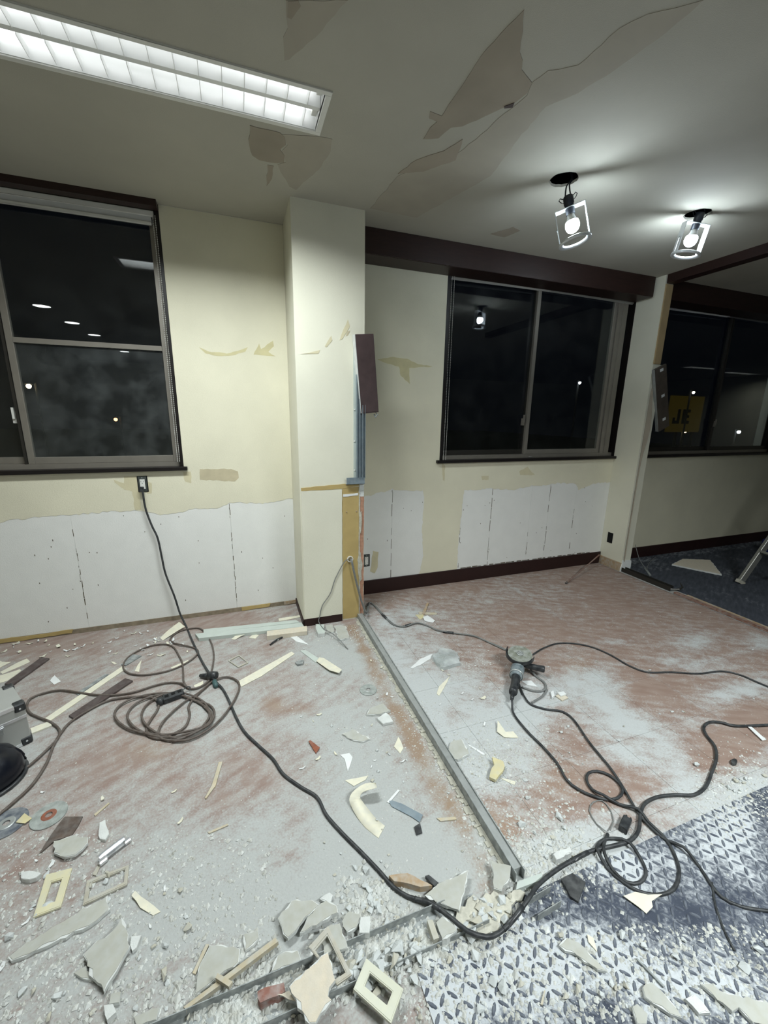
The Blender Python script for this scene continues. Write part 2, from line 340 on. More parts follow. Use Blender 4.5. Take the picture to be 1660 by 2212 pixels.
DUSTM = [ell(*e) for e in ((950, 2150, 180, 90, .42), (1150, 2050, 160, 70, .5), (1300, 2080, 100, 60, .35), (1550, 1830, 110, 60, .4), (1600, 1780, 80, 40, .35), (1480, 2150, 150, 60, .4), (1350, 1880, 50, 35, .35), (1450, 1980, 130, 50, -.25), (1330, 1960, 70, 30, -.2), (1080, 2195, 60, 30, -.35), (1600, 2050, 80, 40, -.1), (1260, 2190, 60, 30, -.4), (1650, 1760, 40, 50, -.3))]
def dustM(x, y): return .40 + .22*fbm(x, y, 3.2) + blobs(DUSTM, x, y) + (.2 if x < .7 else 0)
struct(grid('floor_checker_mat', .36, 3.5, -3.4, -2.235, .004, .0125, 'mat', dustM, zero, 0, slab)); struct(grid('floor_checker_mat', .36, 3.5, -9, -3.4, .004, .06, 'mat', dustM, zero, 0, slab))
# raised lugs of the checker mat
def lug_verts(cx, cy, a, L=.0150, W=.0050, h=.0026):
    out = [(0, 0, h)]; 
    for k in range(8):
        t = 2*math.pi*k/8; x = L*math.cos(t); y = W*math.sin(t)*(1 if abs(math.cos(t)) < .9 else .3); out.append((x, y, 0))
    top = [(L*.72*math.cos(2*math.pi*k/8), W*.62*math.sin(2*math.pi*k/8), h) for k in range(8)]
    P = out[1:]+top; ca, sa = math.cos(a), math.sin(a); return [(cx+x*ca-y*sa, cy+x*sa+y*ca, z) for x, y, z in P]
LF = [(k, (k+1) % 8, 8+(k+1) % 8, 8+k) for k in range(8)] + [tuple(range(8, 16))]
spots = []; p_ = .0285
for i in range(int(3.1/p_)):
    for j in range(int(.78/p_)):
        x, y = .37+i*p_, -2.245-j*p_
        if x < 2.6: spots.append((x, y, math.radians(45 if (i+j) % 2 else -45)))
spots.sort(key=lambda s: (s[0]-.9)**2*.35 + (s[1]+2.62)**2)
M['lug'] = mat('mat_lug_rubber', (70, 76, 88), .7, .2, 25, col2=(112, 118, 126))
lm = {}
for a in (45, -45):
    me = bpy.data.meshes.new('mat_lug'); me.from_pydata(lug_verts(0, 0, math.radians(a)), [], LF); me.materials.append(M['lug']); lm[a] = me
for x, y, a in spots[:300]:
    o = bpy.data.objects.new('mat_lug', lm[45 if a > 0 else -45]); o.location = (x, y, .004); C.objects.link(o); o.parent = slab
V = []; F = []
for x, y, a in spots[300:]:
    k = len(V); V += [(q[0], q[1], q[2]+.004) for q in lug_verts(x, y, a)]; F += [tuple(i+k for i in f) for f in LF]
me = bpy.data.meshes.new('mat_lugs'); me.from_pydata(V, [], F); me.materials.append(M['lug']); o = bpy.data.objects.new('mat_lugs', me); C.objects.link(o); o.parent = slab; o['kind'] = 'stuff'

# ------------------------------------------------------------------ room shell
WX0, WX1 = -2.15, -.344        # window by the fluorescent light
W2a, W2b, W3a, W3b, SZ = 1.541, 3.423, 3.54, 5.85, 1.09
wb = struct(obj('wall_back', B((-3.2, WX0, .012, .2, 0, 3), (WX0, WX1, .012, .2, 0, SZ-.01), (WX0, WX1, .012, .2, 2.6, 3), (WX1, W2a, .012, .2, 0, 3), (W2a, W3b, .012, .2, 0, SZ-.01), (W2a, W3b, .012, .2, 2.56, 3), (W3b, 13, .012, .2, 0, 3)), 'gyp'), 'back wall with torn cream wallpaper over white board', 'wall')
def plane_back(x, z, h): return (x, -h, z)
def panel(x0, x1, z0, z1): obj('wall_panel', B((x0+.0004, x1-.0004, 0, .012, z0, z1)), 'gyp', wb)
sl = [-3.2, -1.93, -1.012, -.08, .358]
for a, b in zip(sl, sl[1:]): panel(a, b, .03, SZ-.03)
panel(-3.2, WX0, SZ-.03, 2.6); panel(WX1, .358, SZ-.03, 2.6)
sr = [.789, 1.138, 1.60, 2.075, 2.496, 2.704, 3.014, 3.423]
for a, b in zip(sr, sr[1:]): panel(a, b, .10, SZ-.03)
panel(.789, W2a, SZ-.03, 2.6); panel(3.54, 4.7, .10, SZ-.03); panel(4.7, W3b, .10, SZ-.03); panel(W3b, 7, .1, 2.6); panel(7, 13, .1, 2.6)
# wallpaper left on the board
def wallpaper(pts, m='paper', h=.0016, nm='wallpaper', j=.004, sg=.03):
    return obj(nm, sheet([jag(pts, j, sg) if j else pts], lambda x, z, t: (x, -t, z), h), m, wb)
tearL = [(-3.2, .79), (-1.9, .80), (-1.365, .786), (-1.194, .80), (-1.004, .804), (-.792, .811), (-.636, .808), (-.491, .77), (-.421, .778), (-.30, .80), (-.16, .787), (-.075, .831), (.119, .81), (.20, .82), (.357, .832)]
def torn(edge, rest, m='paper', h=.0016):
    e = []
    for a, b in zip(edge, edge[1:]):
        n = max(1, int(math.hypot(b[0]-a[0], b[1]-a[1])/.02))
        for k in range(n):
            t = k/n; e.append((a[0]+(b[0]-a[0])*t + (random.uniform(-.004, .004) if k else 0), a[1]+(b[1]-a[1])*t + random.uniform(-.007, .007)))
    e.append(edge[-1]); return obj('wallpaper', sheet([e+rest], lambda x, z, t: (x, -t, z), h), m, wb)
torn(tearL, [(.357, 2.598), (WX1, 2.598), (WX1, SZ-.02), (-3.2, SZ-.02)])
wallpaper([(-3.2, SZ-.02), (WX0, SZ-.02), (WX0, 2.598), (-3.2, 2.598)], j=0)
tearR = [(.790, .80), (.895, .816), (1.067, .852), (1.137, .867), (1.404, .843), (1.419, .785), (1.41, .489), (1.431, .282), (1.395, .10), (1.765, .10), (1.763, .333), (1.772, .542), (1.789, .825), (2.05, .833), (2.293, .81), (2.465, .836), (2.698, .839), (2.776, .853), (2.997, .835), (3.034, .775), (3.115, .799), (3.253, .833), (3.422, .833)]
torn(tearR, [(3.422, SZ-.02), (W2a, SZ-.02), (W2a, 2.598), (.790, 2.598)])
wallpaper([(3.541, .10), (W3b, .10), (W3b, SZ-.02), (3.541, SZ-.02)], j=0); wallpaper([(W3b, .1), (7, .1), (7, 2.598), (W3b, 2.598)], j=0)
# paler and darker layers where paper was pulled off
def patch(pix, m, h=.0022): wallpaper([wl(*p) for p in pix], m, h, 'paper_layer', .003, .02)
patch(((432, 1013), (500, 1013), (514, 1018), (516, 1032), (508, 1040), (432, 1036)), 'tan'); patch(((396, 1020), (412, 1018), (414, 1044), (400, 1040)), 'paperdk')
patch(((268, 1029), (298, 1028), (300, 1060), (306, 1100), (292, 1102), (286, 1062), (270, 1058), (248, 1042), (246, 1036), (268, 1044)), 'paperdk'); patch(((320, 1040), (328, 1044), (328, 1066), (318, 1066)), 'paperdk')
patch(((430, 750), (450, 759), (490, 764), (520, 756), (536, 750), (530, 760), (500, 768), (470, 769), (445, 764)), 'gluey'); patch(((548, 766), (560, 742), (564, 754), (590, 736), (592, 748), (580, 760), (596, 770), (570, 768)), 'gluey')
patch(((815, 776), (850, 771), (880, 775), (905, 787), (940, 792), (900, 794), (884, 795), (886, 830), (866, 812), (862, 792), (830, 783)), 'gluey')
patch(((1122, 1018), (1140, 1008), (1146, 1016), (1156, 1026), (1124, 1026)), 'paperdk'); patch(((1040, 1028), (1056, 1028), (1056, 1036), (1042, 1037)), 'paperdk'); patch(((806, 1190), (818, 1192), (816, 1226), (810, 1238), (800, 1234)), 'paperdk')
patch(((955, 1000), (962, 1006), (960, 1040), (957, 1036)), 'paperdk')
# broken filler in the board joints, nail holes
bm = bmesh.new()
def dash(x, z0, z1, lo, hi, fill):
    z = z0
    while z < z1:
        l = random.uniform(lo, hi)
        if random.random() < fill:
            ww = random.uniform(.0015, .005); o_ = random.uniform(-.003, .003); bx(bm, x+o_-ww/2, x+o_+ww/2, -.0008, .004, z, min(z+l, z1))
        z += l*random.uniform(.8, 1.5)
dash(-1.012, .06, .80, .012, .05, .55); dash(-.08, .08, .82, .012, .045, .75); dash(1.138, .1, .86, .05, .15, .9); dash(2.075, .1, .83, .05, .15, .95); dash(2.496, .15, .8, .02, .05, .4); dash(2.704, .2, .84, .03, .09, .75); dash(3.014, .1, .8, .03, .09, .5); dash(1.775, .1, .5, .02, .06, .6)
for k in range(60): x = random.uniform(-1.3, 3.4); z = random.uniform(.1, .8); bx(bm, x, x+.004, -.0008, .002, z, z+random.uniform(.004, .012)) if not .3 < x < .8 else None
for k in range(26): x = 1.8 + k*.06; bx(bm, x, x+random.uniform(.02, .06), -.0008, .003, .121, .123+random.uniform(.003, .008)) if x < 3.3 else None
o = obj('joint_crack', bm, mat('joint_dirt', (112, 103, 84), .9, .25, 60), wb); o['kind'] = 'stuff'
# shell beyond the photograph
struct(obj('wall_left', B((-3.3, -3.2, -9, .2, 0, 3)), 'paper'), 'cream side wall left of the room', 'wall'); struct(obj('wall_right', B((13, 13.1, -9, .2, 0, 3)), 'paper'), 'cream end wall far right', 'wall'); struct(obj('wall_rear', B((-3.3, 13.1, -9.1, -9, 0, 3)), 'paper'), 'cream rear wall behind the camera', 'wall')
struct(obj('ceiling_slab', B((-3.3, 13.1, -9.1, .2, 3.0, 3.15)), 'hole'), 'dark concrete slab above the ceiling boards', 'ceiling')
# ceiling board with the cut-outs for the lights
FXS = [(-.815, .415, -1.19, -.935), (1.2, 2.43, -3.74, -3.485), (9.6, 10.83, -3.8, -3.55), (11.4, 12.63, -4.2, -3.95)]
LAMPS = [(1.625, -1.04), (2.60, -1.04)]
DOWNS = [(-2.02, -3.05-.95*k) for k in range(5)]
holes = [[(a+.02, c+.02), (b-.02, c+.02), (b-.02, d-.02), (a+.02, d-.02)] for a, b, c, d in FXS] + [circ(x, y, .068, 26, .003) for x, y in LAMPS] + [circ(x, y, .085, 20) for x, y in DOWNS]
ceil = struct(obj('ceiling', sheet([[(-3.2, -9), (13, -9), (13, .012), (-3.2, .012)]] + holes, lambda x, y, h: (x, y, H+h), .012), 'ceil'), 'grey ceiling board with torn paper patches', 'ceiling')
def cpatch(pix, m, h=.0012): obj('torn_paper', sheet([jag([cl(*p) for p in pix], .004, .03)], lambda x, y, t: (x, y, H-t), h), m, ceil)
cpatch(((1133, 20), (1040, 120), (955, 250), (930, 240), (928, 255), (945, 262), (930, 275), (915, 300), (948, 298), (975, 275), (1000, 272), (1060, 245), (1112, 222), (1140, 200), (1150, 178), (1128, 150), (1126, 90)), 'ceilpatch', .0016)
cpatch(((1152, 176), (1185, 152), (1250, 140), (1340, 60), (1400, 30), (1520, 0), (1440, 70), (1330, 150), (1250, 200), (1180, 230), (1120, 300), (1060, 380), (900, 470), (800, 450), (860, 380), (990, 330), (1040, 290), (1090, 245), (1140, 205)), 'ceilpatch2')
cpatch(((1000, 300), (985, 310), (960, 325), (900, 345), (860, 375), (915, 370), (985, 345), (995, 320)), 'ceilpatch', .002)
cpatch(((540, 270), (537, 300), (545, 335), (560, 345), (600, 352), (614, 350), (615, 335), (605, 322), (618, 312), (615, 295), (605, 286)), 'ceilpatch', .002); cpatch(((578, 356), (592, 358), (588, 385), (576, 402)), 'ceilpatch')
cpatch(((606, 290), (700, 296), (718, 300), (715, 325), (690, 365), (650, 400), (640, 410), (625, 402), (612, 380), (600, 355), (618, 350), (610, 325), (622, 312)), 'ceilpatch2', .0014); cpatch(((618, 0), (622, 60), (612, 80), (615, 130), (625, 128), (682, 80), (752, 0)), 'ceilpatch2'); cpatch(((622, 2), (645, 0), (650, 12), (630, 40), (621, 36)), 'ceilpatch', .002); cpatch(((1060, 505), (1110, 490), (1125, 498), (1090, 512)), 'ceilpatch', .002)
cpatch(((1090, 228), (1112, 220), (1108, 230), (1090, 232)), 'plankdk', .004)

# column with its stripped lower face
CX0, CX1, CY = .358, .789, -.373
colm = struct(obj('wall_column', B((CX0, CX1, CY, .012, 0, H)), 'col'), 'square cream column with a stripped lower front', 'column')
def front(x, z, h): return (x, CY-h, z)
def cpart(nm, pts, m, h, j=.002): return obj(nm, sheet([jag(pts, j, .03) if j else pts], front, h), m, colm)
cpart('front_board', [(.362, .055), (.628, .055), (.634, .955), (.366, .955)], 'facecream' if False else 'col', .006, 0); cpart('ochre_strip', [(.367, .957), (.636, .960), (.752, .975), (.752, .992), (.64, .992), (.366, .977)], 'ochre', .004)
cpart('ochre_panel', [(.634, .012), (.752, .012), (.752, .970), (.638, .958)], 'ochre', .003); cpart('paper_edge', [(.642, .905), (.745, .910), (.745, .926), (.642, .922)], 'scrapwht', .005); cpart('raw_edge', [(.756, .03), (.787, .03), (.787, .90), (.757, .90)], 'pink', .003, .003); cpart('raw_edge', [(.756, .90), (.787, .90), (.787, .99), (.757, .985)], 'core', .004, .003); cpart('torn_edge', [(.752, .02), (.758, .02), (.760, .30), (.757, .60), (.761, .80), (.757, .97), (.751, .97)], 'residue', .007)
cpart('torn_edge', [(.755, .28), (.772, .30), (.778, .42), (.765, .50), (.748, .52), (.745, .42)], 'residue', .006, .006)
cpart('torn_edge', [(.755, .66), (.764, .64), (.771, .72), (.768, .80), (.757, .78)], 'residue', .01, .003)
obj('baseboard', B((CX0-.004, .629, CY-.008, CY, 0, .052), (CX0-.008, CX0, CY-.008, 0, 0, .045)), 'base', colm)
for (x, z) in ((.665, .80), (.735, .80)): obj('screw', solid_lathe([(.005, 0), (.005, .004), (.002, .005)], 8, Matrix.Translation((x, CY-.002, z)) @ Matrix.Rotation(math.pi/2, 4, 'X')), 'woodtan', colm)
obj('cable_hole', ring_lathe([(.016, 0), (.016, .008), (.022, .008), (.022, 0)], 16, Matrix.Translation((.688, CY-.002, .462)) @ Matrix.Rotation(math.pi/2, 4, 'X')), 'white', colm)
def fpatch(pix, m): cpart('paper_layer', [wl(u, v, CY) for u, v in pix], m, .0015, .002)
fpatch(((752, 690), (756, 705), (750, 716), (740, 732), (734, 735), (742, 712)), 'paperdk'); fpatch(((716, 725), (718, 735), (706, 750), (702, 748)), 'paperdk'); fpatch(((751, 716), (757, 714), (752, 724), (747, 726)), 'tan'); fpatch(((650, 765), (680, 759), (692, 756), (688, 764)), 'paperdk')
# lower baseboards
struct(obj('baseboard_back', B((CX1, 3.423, -.012, .0, 0, .120), bevel=.002), 'base'), 'dark brown baseboard right of the column', 'baseboard'); struct(obj('baseboard_far', B((3.54, 13, -.012, 0, 0, .115)), 'base'), 'dark brown baseboard in the far room', 'baseboard')
gb = struct(obj('trim_1', B((-3.2, CX0-.004, -.004, .012, 0, .032)), mat('raw_glue_line', (150, 138, 118), .9, .15, 30)), 'raw grey strip where the baseboard was pulled off', 'trim')
for (u0, u1, m) in ((0, 155, 'ochre'), (528, 585, 'ochre'), (618, 641, 'woodtan')): a, b = wl(u0, 1390)[0], wl(u1, 1360)[0]; obj('glue_residue', sheet([jag([(a, .004), (b, .010), (b+.01, .036), ((a+b)/2, .030), (a, .034)], .003, .03)], lambda x, z, t: (x, -.004-t, z), .004), m, gb)
# dark beams under the ceiling
struct(obj('trim_2', B((CX1, 3.395, -.182, 0, 2.445, H), bevel=.003), 'brown'), 'dark brown beam along the ceiling above the window', 'beam'); struct(obj('trim_3', B((3.54, 8, -.182, 0, 2.445, H)), 'brown'), 'dark brown beam over the far window', 'beam')
struct(obj('trim_4', B((3.425, 3.515, -2.25, -.262, 2.535, H)), 'brown'), 'dark header crossing the ceiling towards the room', 'beam'); struct(obj('trim_5', B((WX0-.03, -.346, -.062, 0, 2.565, H)), 'brown'), 'dark pelmet board above the left window', 'pelmet')
# partition stub beside window 2
stub = struct(obj('wall_stub', B((3.423, 3.535, -.257, .0, 0, 1.90), (3.423, 3.515, -.250, .0, 1.90, H)), 'col'), 'narrow cream partition end between the two right windows', 'wall')
obj('wood_edge', B((3.430, 3.505, -.262, -.250, 1.905, 2.53)), mat('stub_end_wood', (172, 150, 112), .7, .08, 8), stub); obj('baseboard', B((3.413, 3.423, -.257, 0, 0, .085)), 'woodtan', stub)
obj('torn_edge', sheet([jag([(3.415, 0), (3.54, 0), (3.54, .10), (3.425, .11)], .006, .03)], lambda x, z, h: (x, -.257-h, z), .008), 'scrapwht', stub)
bm = bmesh.new(); P = []
for k in range(15):
    z = .1+1.6*k/14; P.append((3.428, -.262, z))
for k in range(14):
    b0, b1 = .004+.035*math.exp(-((k/14-.80)/.14)**2), .004+.035*math.exp(-(((k+1)/14-.80)/.14)**2)
    q = [Vector((3.44, -.262, P[k][2])), Vector((3.44+b0, -.268-b0*.4, P[k][2])), Vector((3.44+b1, -.268-b1*.4, P[k+1][2])), Vector((3.44, -.262, P[k+1][2]))]
    vs = [bm.verts.new(v) for v in q] + [bm.verts.new(v+Vector((0, -.002, 0))) for v in q]
    for f in ((0, 1, 2, 3), (7, 6, 5, 4), (0, 1, 5, 4), (1, 2, 6, 5), (2, 3, 7, 6), (3, 0, 4, 7)): bm.faces.new([vs[i] for i in f])
obj('peeling_paper', bm, 'ceilpatch', stub)

# ------------------------------------------------------------------ windows
def window(name, label, x0, x1, sashes, top, mid=None):
    wobj = struct(obj(name, B((x0, x0+.026, -.002, .11, SZ, top), (x1-.026, x1, -.002, .11, SZ, top), (x0, x1, .0, .11, top-.02, top), bevel=.002), 'sill'), label, 'window')
    obj('window_sill', B((x0-.03, x1+(.022 if x1 < 0 or x1 > 4 else 0), -.03, .11, SZ-.024, SZ), bevel=.002), 'sill', wobj); obj('frame_rail', B((x0+.026, x1-.026, .035, .10, SZ, SZ+.03), (x0+.026, x1-.026, .035, .10, top-.06, top-.02)), 'alu', wobj)
    for a, b, y, kind in sashes:
        z0, z1 = SZ+.03, top-.06
        if kind == 'post': obj('mullion', B((a, b, .03, .10, SZ+.0, top-.02), ((a+b)/2-.008, (a+b)/2+.004, .022, .03, SZ+.03, top-.03)), 'alu', wobj); continue
        s = .034
        f = obj('sash', B((a, a+s, y, y+.026, z0, z1), (b-s, b, y, y+.026, z0, z1), (a+s, b-s, y, y+.026, z0, z0+.04), (a+s, b-s, y, y+.026, z1-.035, z1), bevel=.0015), 'alu' if kind != 'dark' else 'aludk', wobj)
        segs = [(z0+.04, z1-.035)]
        if mid and kind == 'mid': obj('sash_rail', B((a+s, b-s, y-.002, y+.028, mid-.014, mid+.014)), 'alu', f); segs = [(z0+.04, mid-.014), (mid+.014, z1-.035)]
        for q, (c, d) in enumerate(segs): obj('pane', B((a+s, b-s, y+.010, y+.015, c, d)), 'glassdirty' if (mid and kind == 'mid' and q == 0) else 'glass', f)
    return wobj
w1 = window('window_1', 'tall left window with a roller blind and two glass halves', WX0, WX1, [(-2.12, -1.185, .072, 'plain'), (-1.19, -.372, .04, 'mid')], 2.6, 1.822)
obj('window_latch', B((-1.232, -1.214, .055, .072, 1.36, 1.43), (-1.228, -1.216, .045, .06, 1.385, 1.45)), 'white', w1); obj('sash_groove', B((-1.205, -1.192, .034, .072, SZ+.03, 2.5)), 'aludk', w1)
w2 = window('window_2', 'dark sliding window above torn wallpaper right of the column', W2a, 3.449, [(1.575, 2.43, .072, 'dark'), (2.395, 3.262, .04, 'plain'), (3.266, 3.372, 0, 'post')], 2.56)
obj('side_pane', B((3.372, 3.423, .066, .071, SZ+.03, 2.5)), 'glass', w2); obj('window_latch', B((2.362, 2.382, .05, .072, 1.37, 1.43), (2.366, 2.378, .042, .055, 1.395, 1.46)), 'alu', w2)
w3 = window('window_3', 'dark sliding window in the far room', 3.515, W3b, [(3.54, 3.64, 0, 'post'), (3.64, 4.86, .072, 'dark'), (4.80, 5.82, .04, 'dark')], 2.56)
obj('window_latch', B((4.815, 4.835, .028, .04, 1.37, 1.43), (4.819, 4.831, .02, .03, 1.395, 1.45)), 'alu', w3)
def beads(bm, x, y, z0, z1, step=.012, r=.0028):
    z = z1
    while z > z0: bmesh.ops.create_icosphere(bm, subdivisions=1, radius=r, matrix=Matrix.Translation((x, y, z))); z -= step
def blind(label, x0, x1, z0, z1, y, chain_x, chain_z, fab):
    t = thing('roller_blind', label, 'blind', ((x0+x1)/2, y, z0)); o = -Vector(t.location)
    tr = Matrix.Translation(o)
    obj('headrail', B((x0, x1, y-.018, y+.03, z1-.03, z1), bevel=.003, mtx=tr), 'white', t)
    obj('roller', tube(bmesh.new(), [o+Vector((x0+.01, y+.006, z1-.047)), o+Vector((x1-.01, y+.006, z1-.047))], .017, 14), 'blind', t, True)
    if fab: obj('fabric', B((x0+.015, x1-.015, y-.012, y-.0105, z0+.015, z1-.03), mtx=tr), 'blind', t); obj('bottom_bar', B((x0+.015, x1-.015, y-.018, y-.004, z0, z0+.018), bevel=.003, mtx=tr), 'white', t)
    for k, dx in enumerate((0, .014)):
        bm = bmesh.new(); beads(bm, chain_x+dx, y-.02-.012*k, chain_z, z1-.03); tube(bm, [(chain_x+dx, y-.02-.012*k, chain_z), (chain_x+dx, y-.02-.012*k, z1-.03)], .0011, 5)
        bmesh.ops.translate(bm, verts=bm.verts, vec=o); obj('bead_chain', bm, 'white', t)
    return t
blind('white roller blind rolled up at the top of the left window', WX0+.03, -.372, 2.49, 2.565, .022, -.378, 1.12, True)
blind('slim white roller blind along the top of the window right of the column', 1.575, 3.42, 2.43, 2.497, .022, 1.578, 1.06, False)
blind('dim roller blind at the top of the far window', 3.60, 5.82, 2.45, 2.495, .022, 5.79, 1.3, False)
tag(obj('paper_scrap', sheet([[(2.395, -.03), (2.41, -.035), (2.455, -.005), (2.44, .005)]], on_floor(SZ+.012, (0, -.2), (2.42, -.02)), .0015), 'scrapwht'), 'tiny white paper scrap on the sill under the sliding sash', 'paper scrap')

# ------------------------------------------------------------------ lights
tube_m = emit('fluorescent_tube', (.97, .985, 1.0), TUBE_E); tube_far = emit('far_fluorescent_tube', (.96, .98, 1.0), TUBE_E); bulb_m = emit('led_bulb', (.78, .9, 1.0), BULB_E); down_m = emit('downlight_lens', (.95, .98, 1.0), DOWN_E)
def fluorescent(x0, x1, y0, y1, label, em, watt):
    t = thing('ceiling_light', label, 'ceiling light', (x0, y0, H)); L, W = x1-x0, y1-y0
    obj('frame', B((-.0, L, 0, .020, -.006, .012), (0, L, W-.020, W, -.006, .012), (0, .022, .02, W-.02, -.006, .012), (L-.022, L, .02, W-.02, -.006, .012), bevel=.001), 'white', t)
    hz = .10
    obj('housing', B((.018, L-.018, .018, .022, .0, hz), (.018, L-.018, W-.022, W-.018, .0, hz), (.018, .022, .022, W-.022, 0, hz), (L-.022, L-.018, .022, W-.022, 0, hz), (.018, L-.018, .018, W-.018, hz, hz+.004)), mat('white_reflector', (236, 238, 236), .35, .01, 5), t)
    bm = bmesh.new(); m = W/2
    prof = [(m-.032, .09), (m-.010, .010), (m+.010, .010), (m+.032, .09)]
    a = [bm.verts.new((.024, y, z)) for y, z in prof]; b = [bm.verts.new((L-.024, y, z)) for y, z in prof]
    for k in range(4): bm.faces.new((a[k], a[(k+1) % 4], b[(k+1) % 4], b[k]))
    bm.faces.new(a); bm.faces.new(b[::-1]); obj('centre_reflector', bm, 'white_reflector' if False else MATS['white_reflector'], t)
    for yy in (.068, W-.068):
        obj('lamp_tube', tube(bmesh.new(), [(.045, yy, .055), (L-.045, yy, .055)], .016, 12), em, t, True)
        for xa, xb in ((.024, .045), (L-.045, L-.024)): obj('tube_socket', B((xa, xb, yy-.02, yy+.02, .03, .09), bevel=.002), 'white', t)
    li = bpy.data.lights.new('fluorescent_light', 'AREA'); li.shape = 'RECTANGLE'; li.size = L-.06; li.size_y = W-.06; li.energy = watt; li.color = (.93, .993, 1); li.spread = math.radians(150)
    lo = bpy.data.objects.new('light_output', li); lo.location = (L/2, W/2, -.002); C.objects.link(lo); lo.parent = t     # the light the two tubes send down through the louvre
    n = 16
    for k in range(1, n):
        x = L*k/n
        for c, d in ((.023, m-.012), (m+.012, W-.023)): obj('louvre_blade', B((x-.0008, x+.0008, c, d, .004, .034)), MATS['white_reflector'], t)
    return t
fluorescent(*FXS[0], 'long louvred fluorescent ceiling light with two glowing tubes', tube_m, FIX_W); fluorescent(*FXS[1], 'louvred fluorescent ceiling light above the camera', tube_m, FIX_W*2.5)
fluorescent(*FXS[2], 'far fluorescent ceiling light reflected in the far window', tube_far, FIX_W*.25); fluorescent(*FXS[3], 'farthest fluorescent ceiling light reflected in the far window', tube_far, FIX_W*.25)
for k, (x, y) in enumerate(DOWNS):
    t = thing('downlight', 'round recessed downlight in the row behind the camera, reflected in the left window', 'downlight', (x, y, H), group='downlights in a row')
    obj('trim_ring', ring_lathe([(.083, -.004), (.083, .002), (.098, .0), (.098, -.004)], 24), 'white', t); obj('lens', solid_lathe([(.083, -.001), (.083, .008)], 24), down_m, t); obj('can', ring_lathe([(.0835, .008), (.0835, .08), (.0845, .08), (.0845, .008)], 20), 'white', t)
def lamp(label, hole, top, tilt_axis, tilt, wires, rz):
    t = thing('pulled_out_spotlight', label, 'spotlight', top); m = Matrix.Rotation(tilt, 4, tilt_axis) @ Matrix.Rotation(rz, 4, 'Z'); W = .069; D_ = .152
    # bracket: top bar, two slotted arms, trim ring below
    obj('top_bar', B((-W, W, -.022, .022, -.003, 0), mtx=m), 'lampmet', t)
    for s in (-1, 1):
        a = obj('bracket_arm', B((s*W-.0012, s*W+.0012, -.022, -.004, -D_, 0), (s*W-.0012, s*W+.0012, .004, .022, -D_, 0), (s*W-.0012, s*W+.0012, -.004, .004, -D_*.5, 0), mtx=m), 'lampmet', t)
        obj('arm_screw', solid_lathe([(.005, 0), (.005, .004)], 8, m @ Matrix.Translation((s*(W+.001), 0, -D_*.52)) @ Matrix.Rotation(s*math.pi/2, 4, 'Y')), 'steel', a)
    obj('trim_ring', ring_lathe([(.055, -D_), (.055, -D_-.006), (.067, -D_-.014), (.077, -D_-.012), (.077, -D_-.002), (.067, -D_+.002)], 36, m), 'lampmet', t, True)
    s_ = obj('socket', solid_lathe([(.020, .055), (.024, .05), (.024, .018), (.021, .015), (.021, -.03), (.018, -.032)], 18, m), 'lampsock', t, True)
    for s in (-1, 1):
        bm = bmesh.new(); tube(bm, [m @ Vector(p) for p in ((s*.022, 0, .03), (s*.034, 0, .038), (s*.042, 0, .05), (s*.036, 0, .058), (s*.024, 0, .05))], .0022, 6); obj('spring_clip', bm, 'lampsock', s_)
    obj('bulb_neck', solid_lathe([(.016, -.030), (.017, -.042), (.023, -.055), (.029, -.064)], 20, m), 'white', t, True)
    prof = [(.029, -.064), (.0325, -.074), (.0335, -.084), (.031, -.096), (.024, -.107), (.014, -.114), (.004, -.117)]
    obj('bulb', solid_lathe(prof, 20, m), bulb_m, t, True)
    h = Vector((hole[0], hole[1], H+.05)) - Vector(top); q = m @ Vector((0, 0, .054))
    for k, dx in enumerate(wires):
        e = m @ Vector((dx, 0, .05)); obj('wire', tube(bmesh.new(), spline([h+Vector((.02+.008*k, -.01, 0)), h+Vector((.03+.006*k, -.02, -.05)), (h+e)*.5+Vector((.012, 0, -.01)), e], .01), .0035, 6), 'lampsock', t, True)
    return t
va = Vector((1.65, 1.9, 0)).normalized(); vb = Vector((2.57, 1.92, 0)).normalized()
lamp('tilted bare-bulb spotlight hanging by two wires, nearer the column', LAMPS[0], (1.643, -1.083, 2.462), va, math.radians(-15), (-.014, .012), math.radians(-42))
lamp('bare-bulb spotlight hanging close under its ceiling hole, nearer the header beam', LAMPS[1], (2.588, -1.052, 2.545), vb, math.radians(10), (-.008, .008), math.radians(-20))

# ------------------------------------------------------------------ things fixed to the walls
def outlet(label, mtx, holes, dark=False):
    t = thing('wall_outlet', label, 'outlet'); t.matrix_world = mtx
    obj('back_box', B((-.030, .030, -.052, .052, -.02, .003), bevel=.002), 'hole', t); obj('strap', B((-.024, .024, -.048, .048, .002, .006), bevel=.001), 'outmet' if not dark else 'hole', t)
    if not dark:
        s = obj('socket_face', B((-.0145, .0145, -.032, .032, .006, .011), bevel=.001), 'sock', t)
        for (x0, x1, y0, y1) in holes: obj('slot', B((x0, x1, y0, y1, .0108, .0114)), 'hole', s)
        for y in (-.042, .042): obj('screw', solid_lathe([(.0035, .006), (.0035, .0075)], 8, Matrix.Translation((0, y, 0))), 'steel', t)
    return t
def wallm(x, y, z, rz=0): return Matrix.Translation((x, y, z)) @ Matrix.Rotation(rz, 4, 'Z') @ Matrix.Rotation(math.pi/2, 4, 'X')
outlet('bare outlet under the left window with a black plug in it', wallm(-.594, -.002, .982), [(-.008, -.006, .014, .022), (.006, .008, .014, .022), (-.002, .002, .004, .008)])
outlet('bare double outlet low on the wall right of the column', wallm(.922, -.001, .293), [(-.008, -.006, .014, .022), (.006, .008, .014, .022), (-.008, -.006, -.022, -.014), (.006, .008, -.022, -.014)])
